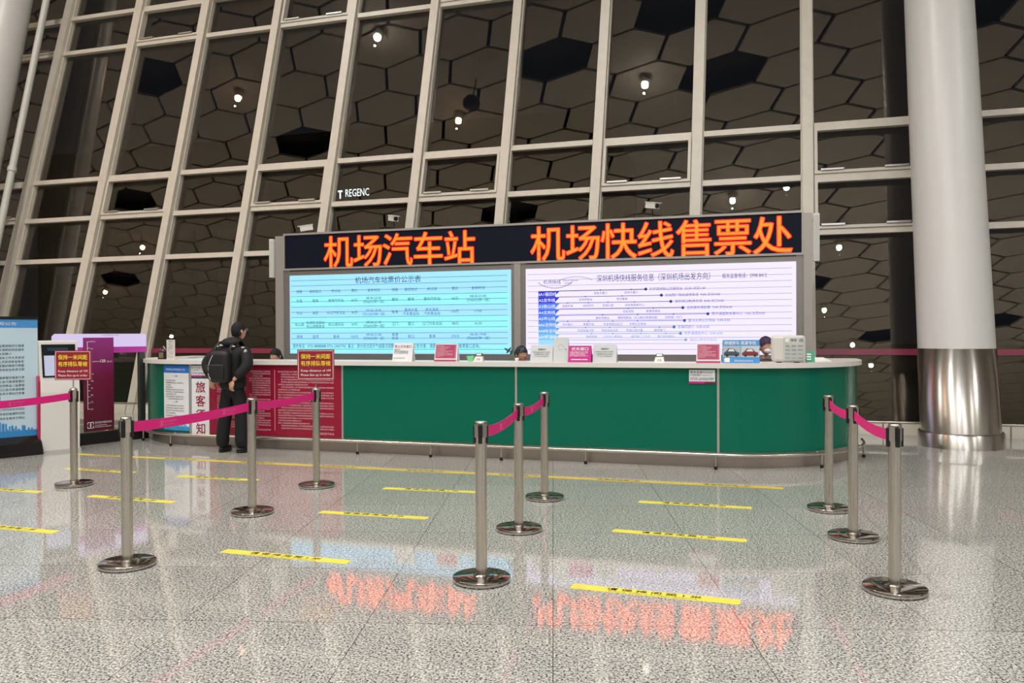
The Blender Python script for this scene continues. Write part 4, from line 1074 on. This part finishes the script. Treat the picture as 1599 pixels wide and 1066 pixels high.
# ------------------------------------------------------------------ barrier posts with belts
def belt(b, p, q, h=.07, sag=.02, mi=0, n=14):
    p = Vector(p); q = Vector(q); d = (q - p).normalized(); nn = Vector((-d.y, d.x, 0)).normalized() * .0012
    path = [p.lerp(q, k / n) + Vector((0, 0, -4 * sag * (k / n) * (1 - k / n))) for k in range(n + 1)]
    for k in range(n):
        a, c = path[k], path[k + 1]; z = Vector((0, 0, h / 2))
        b.hexa([tuple(a - z - nn), tuple(c - z - nn), tuple(c - z + nn), tuple(a - z + nn), tuple(a + z - nn), tuple(c + z - nn), tuple(c + z + nn), tuple(a + z + nn)], mi)
    return path, d, nn
def barrier(x, y, label, to=None, logos=(), sag=.02, first=None, group='belt barrier posts'):
    if first is None:
        t = empty('barrier_post', (x, y, 0), label, 'barrier post', group)
        b = B(); b.lathe([(.172, 0.0), (.172, .006)], (x, y, 0), 48); b.build('rubber_pad', BLACK, t)
        b = B(); b.lathe([(.178, .006), (.181, .010), (.181, .030), (.177, .034), (.06, .036), (.040, .038), (.038, .05)], (x, y, 0), 64); b.build('base', POLI, t)
        b = B(); b.lathe([(.0365, .04), (.0365, .905)], (x, y, 0), 32); b.build('pole', POLE, t)
        b = B(); b.lathe([(.0345, .90), (.0345, .985), (.030, .99)], (x, y, 0), 32)
        hd = b.build('belt_cassette', BLACK, t)
        b = B(); b.lathe([(.0375, .985), (.0375, .998), (.034, 1.0)], (x, y, 0), 32); b.build('top_cap', STEEL, t)
        for k in range(4):
            a = k * PI / 2 + .25
            ca, sa = math.cos(a), math.sin(a)
            if k % 2 == 1:
                # steel cheek between the slots
                for sgn in (1,):
                    pass
            f = lambda u, v, w: (x + ca * w - sa * u, y + sa * w + ca * u, v)
            b = B(); b.fbox(f, -.012, .012, .865, .975, .034, .047); b.build('belt_clip', BLACK, hd)
            a2 = a + PI / 4; c2, s2 = math.cos(a2), math.sin(a2)
            g = lambda u, v, w: (x + c2 * w - s2 * u, y + s2 * w + c2 * u, v)
            b = B(); b.fbox(g, -.017, .017, .90, .986, .030, .0372); b.build('head_cheek', STEEL, hd)
    else:
        t = copy_tree(first); t.location = (x, y, 0); t['label'] = label; t['group'] = group
    if to:
        p = Vector((x, y, .928)); q = Vector((to[0], to[1], .928)); d = (q - p).normalized()
        b = B(); path, d, nn = belt(b, p + d * .045, q - d * .045, .07, sag)
        bo = b.build('belt', BELT, t)
        if logos:
            lb = B()
            fr = flat(tuple(p - d.cross(Vector((0, 0, 1))) * 0 + Vector((0, 0, 0))), d, (0, 0, 1))
            L_ = (q - p).length
            camside = 1
            nrm = d.cross(Vector((0, 0, 1)))
            if nrm.dot(Vector((0, 0, 1)) * 0 + Vector((-x, -y, 0))) < 0: camside = -1
            for f_ in logos:
                zz = -4 * sag * f_ * (1 - f_)
                if camside == 1:
                    fw = lambda u, v, w, f_=f_, zz=zz: tuple(p + d * (L_ * f_ + u) + Vector((0, 0, v + zz)) + nrm * w)
                else:
                    fw = lambda u, v, w, f_=f_, zz=zz: tuple(p + d * (L_ * f_ - u) + Vector((0, 0, v + zz)) - nrm * w)
                airport_mark(lb, fw, -.13, -.018, .036, .003)
                text(lb, '深圳宝安国际机场', fw, -.08, .003, .018, 'l', 0, .003); text(lb, 'Shenzhen Airport', fw, -.08, -.016, .016, 'l', 0, .003)
            lb.build('belt_print', BELTINK, bo)
    return t
def airport_mark(b, fr, u, v, s, w, mi=0):
    """two facing curved strokes of the airport emblem"""
    for sg in (0, 1):
        for q in (0, 1):
            pts = []
            for k in range(9):
                a = -PI / 2 + PI * k / 8
                cx = .30 if sg == 0 else .70
                rad = (.30 if sg == 0 else -.30)
                pts.append((u + s * (cx - rad * 0 + (math.cos(a) * .28 * (1 if sg == 0 else -1))), v + s * (.5 + .48 * math.sin(a))))
            b.tube([fr(x_, y_, w) for x_, y_ in pts], s * .055, 5, mi)
            break
    for (u0, v0, u1, v1) in ((.02, .95, .30, .98), (.02, .05, .30, .02), (.98, .95, .70, .98), (.98, .05, .70, .02), (.03, .9, .03, .62), (.97, .9, .97, .62), (.03, .1, .03, .38), (.97, .1, .97, .38)):
        b.tube([fr(u + s * u0, v + s * v0, w), fr(u + s * u1, v + s * v1, w)], s * .05, 5, mi)

PA, PB, PC = (-4.058, 4.469), (-4.20, 6.085), (-4.307, 7.343)
PE = (-6.775, 6.731); PF = (-6.62, 5.30)
PG, PH, PI_ = (-1.66, 4.808), (-1.803, 6.13), (-1.916, 7.372)
PJ, PK, PL = (.779, 5.293), (.682, 6.576), (.588, 7.566)
first = barrier(*PG, 'nearest steel barrier post of the middle row with shiny base', None)
def barr(p, label, **k):
    return barrier(p[0], p[1], label, first=first, **k)
barr(PA, 'nearest steel barrier post of the left row, belt leading towards the man', to=PB, logos=(.30, .80), sag=.015)
barr(PB, 'middle steel barrier post of the left row, in front of the man', to=PC, logos=(), sag=.015)
barr(PC, 'far steel barrier post of the left row carrying a red sign')
barr(PE, 'steel barrier post carrying a red sign before the white kiosk')
barr(PF, 'steel barrier post just off the left edge holding the belt', to=PE, logos=(.5,), sag=.015)
barr(PH, 'middle steel barrier post of the middle row', to=PG, logos=(.45,), sag=.03)
barr(PI_, 'far steel barrier post of the middle row close to the counter', to=PH, logos=(.45,), sag=.03)
barr(PK, 'middle steel barrier post of the right row', to=PJ, sag=.03)
barr(PL, 'far steel barrier post of the right row beside the counter curve', to=PK, sag=.03)
barr(PJ, 'nearest steel barrier post of the right row')

# sign plates standing on two posts
def post_sign(p, label):
    x, y = p
    t = empty('post_sign', (x, y, 1.0), label, 'sign')
    ang = math.atan2(.30, .955)
    r = Vector((math.cos(ang), math.sin(ang), 0))
    fr = flat((x, y, 0), r, (0, 0, 1))
    b = B(); b.tube([(x, y, 1.0), (x, y, 1.10)], .006, 8); b.lathe([(.03, 0), (.03, .006), (.008, .012)], (x, y, 1.0), 16); b.build('stem', STEEL, t)
    b = B(); b.fbox(fr, -.187, .187, 1.09, 1.395, -.006, .006); b.build('plate', mat('sign_border_red', (150, 30, 50), .35), t)
    b = B(); b.fbox(fr, -.187, .187, 1.09, 1.395, -.008, -.006); b.build('back_plate', ALUW, t)
    b = B()
    for (a0, a1, c0, c1) in ((-.178, .178, 1.381, 1.385), (-.178, .178, 1.098, 1.102), (-.178, -.174, 1.098, 1.385), (.174, .178, 1.098, 1.385)): b.fbox(fr, a0, a1, c0, c1, .005, .0075)
    text(b, 'Keep distance of 1M', fr, 0, 1.172, .032, 'c', 0, .008, off=.008, width=.30); text(b, 'Please line up in order', fr, 0, 1.128, .032, 'c', 0, .008, off=.008, width=.30)
    b.build('white_lettering', WHT, t)
    b = B(); text(b, '保持一米间距', fr, 0, 1.305, .055, 'c', 0, .008, off=.014, width=.30); text(b, '有序排队等候', fr, 0, 1.235, .055, 'c', 0, .008, off=.014, width=.30); b.build('yellow_lettering', YEL, t)
post_sign(PE, 'red keep-distance sign standing in front of the white kiosk')
post_sign(PC, 'red keep-distance sign standing before the crimson counter panel')

# ------------------------------------------------------------------ self-service kiosk, banner, glass gate (left)
def local_frame(p0, p1):
    d = Vector((p1[0] - p0[0], p1[1] - p0[1], 0)); L_ = d.length; d.normalize()
    return flat((p0[0], p0[1], 0), d, (0, 0, 1)), L_
# kiosk
fr, L_ = local_frame((-9.03, 8.43), (-8.79, 8.83))
t = empty('self_service_kiosk', (-8.95, 8.65, 0), 'white self-service kiosk with a black screen and crimson side', 'kiosk')
prof = [(0.0, .03), (.03, .80), (.015, .92), (-.085, 1.47), (-.13, 1.485), (-.17, 1.46), (-.20, .95), (-.26, .80), (-.26, .03)]
def extr(b, fr, prof, u0, u1, mi=0):
    n = len(prof)
    b.add([fr(u0, z, w) for w, z in prof] + [fr(u1, z, w) for w, z in prof], [tuple(range(n)), tuple(range(2 * n - 1, n - 1, -1))] + [((i + 1) % n, i, n + i, n + (i + 1) % n) for i in range(n)], mi)
b = B(); extr(b, fr, prof, .0, L_); b.build('body', mat('kiosk_white', (226, 224, 220), .3), t)
b = B(); extr(b, fr, [(-.01, .03), (.012, .95), (-.03, 1.02), (-.20, 1.0), (-.25, .82), (-.25, .03)], -.028, -.002); b.build('side_panel', mat('kiosk_crimson', (176, 20, 72), .3), t)
b = B(); b.fbox(fr, -.01, L_ + .01, 0, .035, -.27, .03); b.build('base', mat('kiosk_base', (190, 190, 188), .4), t)
fk = lambda u, v, w: (lambda q: fr(u, .92 + v * math.cos(q), .015 - v * math.sin(q) + w))(math.atan2(.10, .55))
def tilt(u, v, w, q=math.atan2(.10, .55)): return fr(u, .92 + v * math.cos(q) + w * math.sin(q), .015 - v * math.sin(q) + w * math.cos(q))
b = B(); b.fbox(tilt, .03, L_ - .03, .08, .52, .001, .012); sc = b.build('screen_bezel', mat('gloss_black', (16, 22, 30), .1), t)
b = B(); b.fbox(tilt, .055, L_ - .055, .10, .37, .012, .014); b.build('screen', emis('kiosk_screen', (205, 210, 235), .8), sc)
b = B(); b.fbox(tilt, .10, L_ - .12, .43, .475, .012, .014); b.build('camera_bar', mat('kiosk_teal', (30, 60, 75), .2), sc)
# roll-up banner
fr, L_ = local_frame((-9.60, 7.37), (-9.09, 8.46))
t = empty('roll_up_banner', (-9.3, 7.9, 0), 'light blue roll-up notice banner on a black base at the left edge', 'banner')
b = B(); extr(b, fr, [(.16, 0), (.16, .05), (.10, .16), (.0, .24), (-.08, .24), (-.10, .0)], -.05, L_ + .0); b.build('base_cassette', mat('glossy_black', (18, 18, 20), .15), t)
bn = lambda u, v, w: fr(u, v, w - .02)
b = B(); b.fbox(bn, 0, L_, .24, 1.77, 0, .004); b.build('banner_sheet', mat('banner_blue', (196, 222, 236), .45), t)
b = B(); b.fbox(bn, -.01, L_ + .01, 1.765, 1.80, -.012, .014); b.build('top_bar', BLACK, t)
b = B(); b.fbox(bn, 0, L_, 1.655, 1.765, .004, .006); b.build('header_band', mat('banner_header', (72, 150, 215), .45), t)
b = B(); text(b, '机场客运站旅客服务须知公告', bn, L_ * .42, 1.69, .045, 'c', 1, .008, width=.9)
text(b, '一、服务须知', bn, L_ * .5, 1.55, .055, 'c', 0, .007, off=.012); para(b, bn, .12, L_ - .12, 1.50, .78, 14, .037, 0, 51, .007, ragged=.4); text(b, '二、安全管理', bn, L_ * .5, .72, .055, 'c', 0, .007, off=.012)
para(b, bn, .12, L_ - .12, .69, .46, 4, .037, 0, 52, .007)
b.build('lettering', [INK, WHT], t)
b = B(); b.fbox(bn, 0, L_, .24, .32, .004, .006, 0); skyline(b, bn, .1, L_ - .05, .32, .14, 8, 0, .007); b.build('skyline_print', mat('banner_skyline', (50, 140, 205), .5), t)
# glass gate with height chart
fr, L_ = local_frame((-9.28, 8.88), (-8.873, 10.185))
t = empty('glass_screen', (-9.0, 9.6, 0), 'glass partition with lilac top light band and dark metal base', 'partition')
b = B(); b.fbox(fr, 0, L_, 0, .16, -.10, .06); b.build('base_box', DARKM, t)
b = B(); b.fbox(fr, L_ - .11, L_ - .02, .16, 1.30, -.05, .01); b.build('end_post', mat('graphite_post', (78, 78, 78), .4, .5), t)
b = B(); b.fbox(fr, 0, L_ - .11, .16, 1.30, -.03, -.018); b.build('glass_pane', CLEAR, t)
b = B()
pts = [(0, 1.385), (L_, 1.385), (L_, 1.53)] + [(L_ - .045 + .045 * math.cos(a * PI / 8), 1.53 + .045 * math.sin(a * PI / 8)) for a in range(1, 5)] + [(.04, 1.575), (0, 1.54)]
b.add([fr(u, v, .012) for u, v in pts] + [fr(u, v, -.04) for u, v in pts], [tuple(range(len(pts))), tuple(range(2 * len(pts) - 1, len(pts) - 1, -1))] + [((i + 1) % len(pts), i, len(pts) + i, len(pts) + (i + 1) % len(pts)) for i in range(len(pts))])
b.build('light_band', emis('lilac_light', (222, 206, 246), .9), t)
b = B(); b.fbox(fr, 0, L_, 1.30, 1.384, -.04, .012); b.build('magenta_band', mat('orchid_film', (196, 62, 178), .4), t)
b = B(); text(b, '深圳宝安国际机场 汽车站', fr, L_ * .5, 1.548, .022, 'l', 0, .014); b.build('lettering', mat('lilac_ink', (110, 90, 170), .5), t)
# height chart
u0 = .40; hu = .445
t = empty('height_chart', tuple(fr(u0 + hu / 2, .18, .03)), 'tall purple and maroon height chart marked 120 with white emblem', 'poster')
mg = bpy.data.materials.new('purple_to_maroon'); mg.use_nodes = True; nt = mg.node_tree
tc = nt.nodes.new('ShaderNodeTexCoord'); sp = nt.nodes.new('ShaderNodeSeparateXYZ'); cr = nt.nodes.new('ShaderNodeValToRGB'); mr = nt.nodes.new('ShaderNodeMapRange')
mr.inputs['From Min'].default_value = 0; mr.inputs['From Max'].default_value = 1.34
nt.links.new(tc.outputs['Object'], sp.inputs[0]); nt.links.new(sp.outputs[2], mr.inputs['Value']); nt.links.new(mr.outputs[0], cr.inputs[0]); nt.links.new(cr.outputs[0], nt.nodes['Principled BSDF'].inputs['Base Color'])
e = cr.color_ramp.elements; e[0].position = 0.0; e[0].color = lin((92, 16, 42)); e[1].position = 1.0; e[1].color = lin((158, 52, 140)); q = e.new(.55); q.color = lin((118, 18, 62)); q = e.new(.75); q.color = lin((134, 34, 98))
nt.nodes['Principled BSDF'].inputs['Roughness'].default_value = .35
b = B(); b.fbox(fr, u0, u0 + hu, .18, 1.52, .022, .028); b.build('sheet', mg, t)
hf = lambda u, v, w: fr(u0 + u, v, w + .026)
b = B(); b.fbox(hf, .055, .062, .50, 1.46, .002, .004)
for k in range(12): b.fbox(hf, .055, .095, .50 + .087 * k, .506 + .087 * k, .002, .004)
for k, s in enumerate(('60', '70', '80', '90', '100', '110')): text(b, s, hf, .105, .49 + .1 * k, .03, 'l', 0, .004)
text(b, '150cm', hf, .10, 1.455, .03, 'l', 0, .004); text(b, '140', hf, .10, 1.35, .03, 'l', 0, .004)
b.fbox(hf, .13, .235, 1.175, 1.181, .002, .004); text(b, '120', hf, .245, 1.165, .058, 'l', 0, .004, off=.02); text(b, '|(cm)', hf, .345, 1.165, .036, 'l', 0, .004)
airport_mark(b, hf, .05, .225, .09, .004); text(b, '深圳宝安国际机场', hf, .155, .29, .034, 'l', 0, .004, width=.25); b.fbox(hf, .155, .34, .262, .266, .002, .004); text(b, 'SHENZHEN AIRPORT', hf, .155, .232, .022, 'l', 0, .004, width=.25)
b.build('lettering', WHT, t)

# ------------------------------------------------------------------ floor tapes
def tape(p, q, label, wd=.095, long=False, m=None):
    p = Vector((*p, 0)); q = Vector((*q, 0)); d = (q - p).normalized(); L_ = (q - p).length
    t = empty('floor_tape', tuple((p + q) / 2), label, 'floor marking', 'yellow distance strips on the floor' if not long else None)
    n = Vector((-d.y, d.x, 0))
    f = lambda u, v, w: tuple(p + d * u + n * (v - wd / 2) + Vector((0, 0, w)))
    r = .010
    pts = [(r, 0), (L_ - r, 0), (L_, r), (L_, wd - r), (L_ - r, wd), (r, wd), (0, wd - r), (0, r)]
    b = B(); b.add([f(u, v, .0015) for u, v in pts] + [f(u, v, 0.0002) for u, v in pts], [tuple(range(8)), tuple(range(15, 7, -1))] + [((i + 1) % 8, i, 8 + i, 8 + (i + 1) % 8) for i in range(8)])
    b.build('strip', m or TAPE, t)
    b = B()
    reps = [L_ / 2] if not long else [L_ * (k + .5) / 8 for k in range(8)]
    for c in reps:
        k = 1.0 if not long else .8
        text(b, '请 保 持 间 距 1 米', f, c, wd * .42, wd * .52 * k, 'c', 0, .0022, off=.01, width=.56 * k); text(b, 'Please keep a proper distance', f, c, wd * .14, wd * .22, 'c', 0, .0022, width=.52 * k)
    b.build('lettering', TAPEINK, t)
tape((-8.567, 8.52), (.243, 8.50), 'long worn yellow tape line running along the front of the counter', .10, True, TAPEW)
for p, q, lb in (((-7.73, 7.57), (-6.74, 7.54), 'short yellow strip behind the left sign post'), ((-7.80, 6.37), (-6.80, 6.34), 'yellow strip at the left frame edge level with the kiosk post'),
    ((-6.182, 6.325), (-5.181, 6.294), 'yellow strip crossing behind the nearest left row post'), ((-6.30, 5.10), (-5.289, 5.075), 'nearest yellow strip at the left edge of the frame'),
    ((-6.108, 7.484), (-5.10, 7.49), 'yellow strip left of the middle left row post, below the man'), ((-3.66, 6.297), (-2.658, 6.322), 'yellow strip second from the counter line between left and middle rows'),
    ((-3.607, 7.444), (-2.60, 7.50), 'yellow strip nearest the counter between left and middle rows'), ((-1.053, 7.474), (-.054, 7.468), 'yellow strip nearest the counter between middle and right rows'),
    ((-1.092, 6.324), (-.082, 6.281), 'yellow strip halfway between middle and right rows'), ((-1.096, 4.86), (-.098, 4.83), 'largest nearest yellow strip with readable text, right of centre'),
    ((-3.673, 4.97), (-2.658, 4.95), 'nearest yellow strip left of the middle row, beside the cyan reflection')):
    tape(p, q, lb)

# ------------------------------------------------------------------ outside: hotel across the road with a lit sign
t = empty('hotel_building', (-24, 44, 0), 'dark hotel building across the road, seen through the glass wall', 'building')
b = B(); b.box(-44, -8, 41, 56, -.06, 13); b.build('wall', mat('night_wall', (26, 25, 24), .8), t)
b = B()
for i in range(9):
    for j in range(3): b.box(-42.5 + i * 4, -40 + i * 4, 40.95, 41.0, 1.5 + j * 2.4, 3.0 + j * 2.4)
b.build('window_row', mat('dark_pane', (16, 18, 20), .1), t)
fr = flat((0, 40.9, 0), (1, 0, 0), (0, 0, 1))
b = B(); text(b, 'REGENC', fr, -22.05, 9.25, .60, 'l', 0, .0, width=1.45)
sg_ = b.build('roof_sign', emis('hotel_white', (225, 232, 240), 3.5), t, label='small white illuminated lettering')
b = B(); text(b, 'T', fr, -22.50, 9.18, .62, 'l', 0, .0, off=.03, width=.24); b.build('bold_letter', emis('hotel_white', (0, 0, 0)), sg_)
b = B(); b.box(-22.5, -20.5, 40.93, 41.0, 9.22, 9.27); b.box(-22.5, -20.5, 40.93, 41.0, 9.62, 9.66); b.build('sign_rail', mat('night_wall', (0, 0, 0)), sg_)
# dark loudspeaker hanging from the ceiling
b = B(); t = empty('ceiling_speaker', (-9.8, 6.2, 15.2), 'dark dome speaker hanging from the honeycomb ceiling', 'speaker')
b.lathe([(.02, .5), (.02, 1.38)], (-9.8, 6.2, 15.2), 12); b.build('drop_rod', BLACK, t)
b = B(); b.lathe([(.03, 0), (.28, .06), (.32, .2), (.25, .38), (.06, .5)], (-9.8, 6.2, 15.2), 24); b.build('dome', BLACK, t)
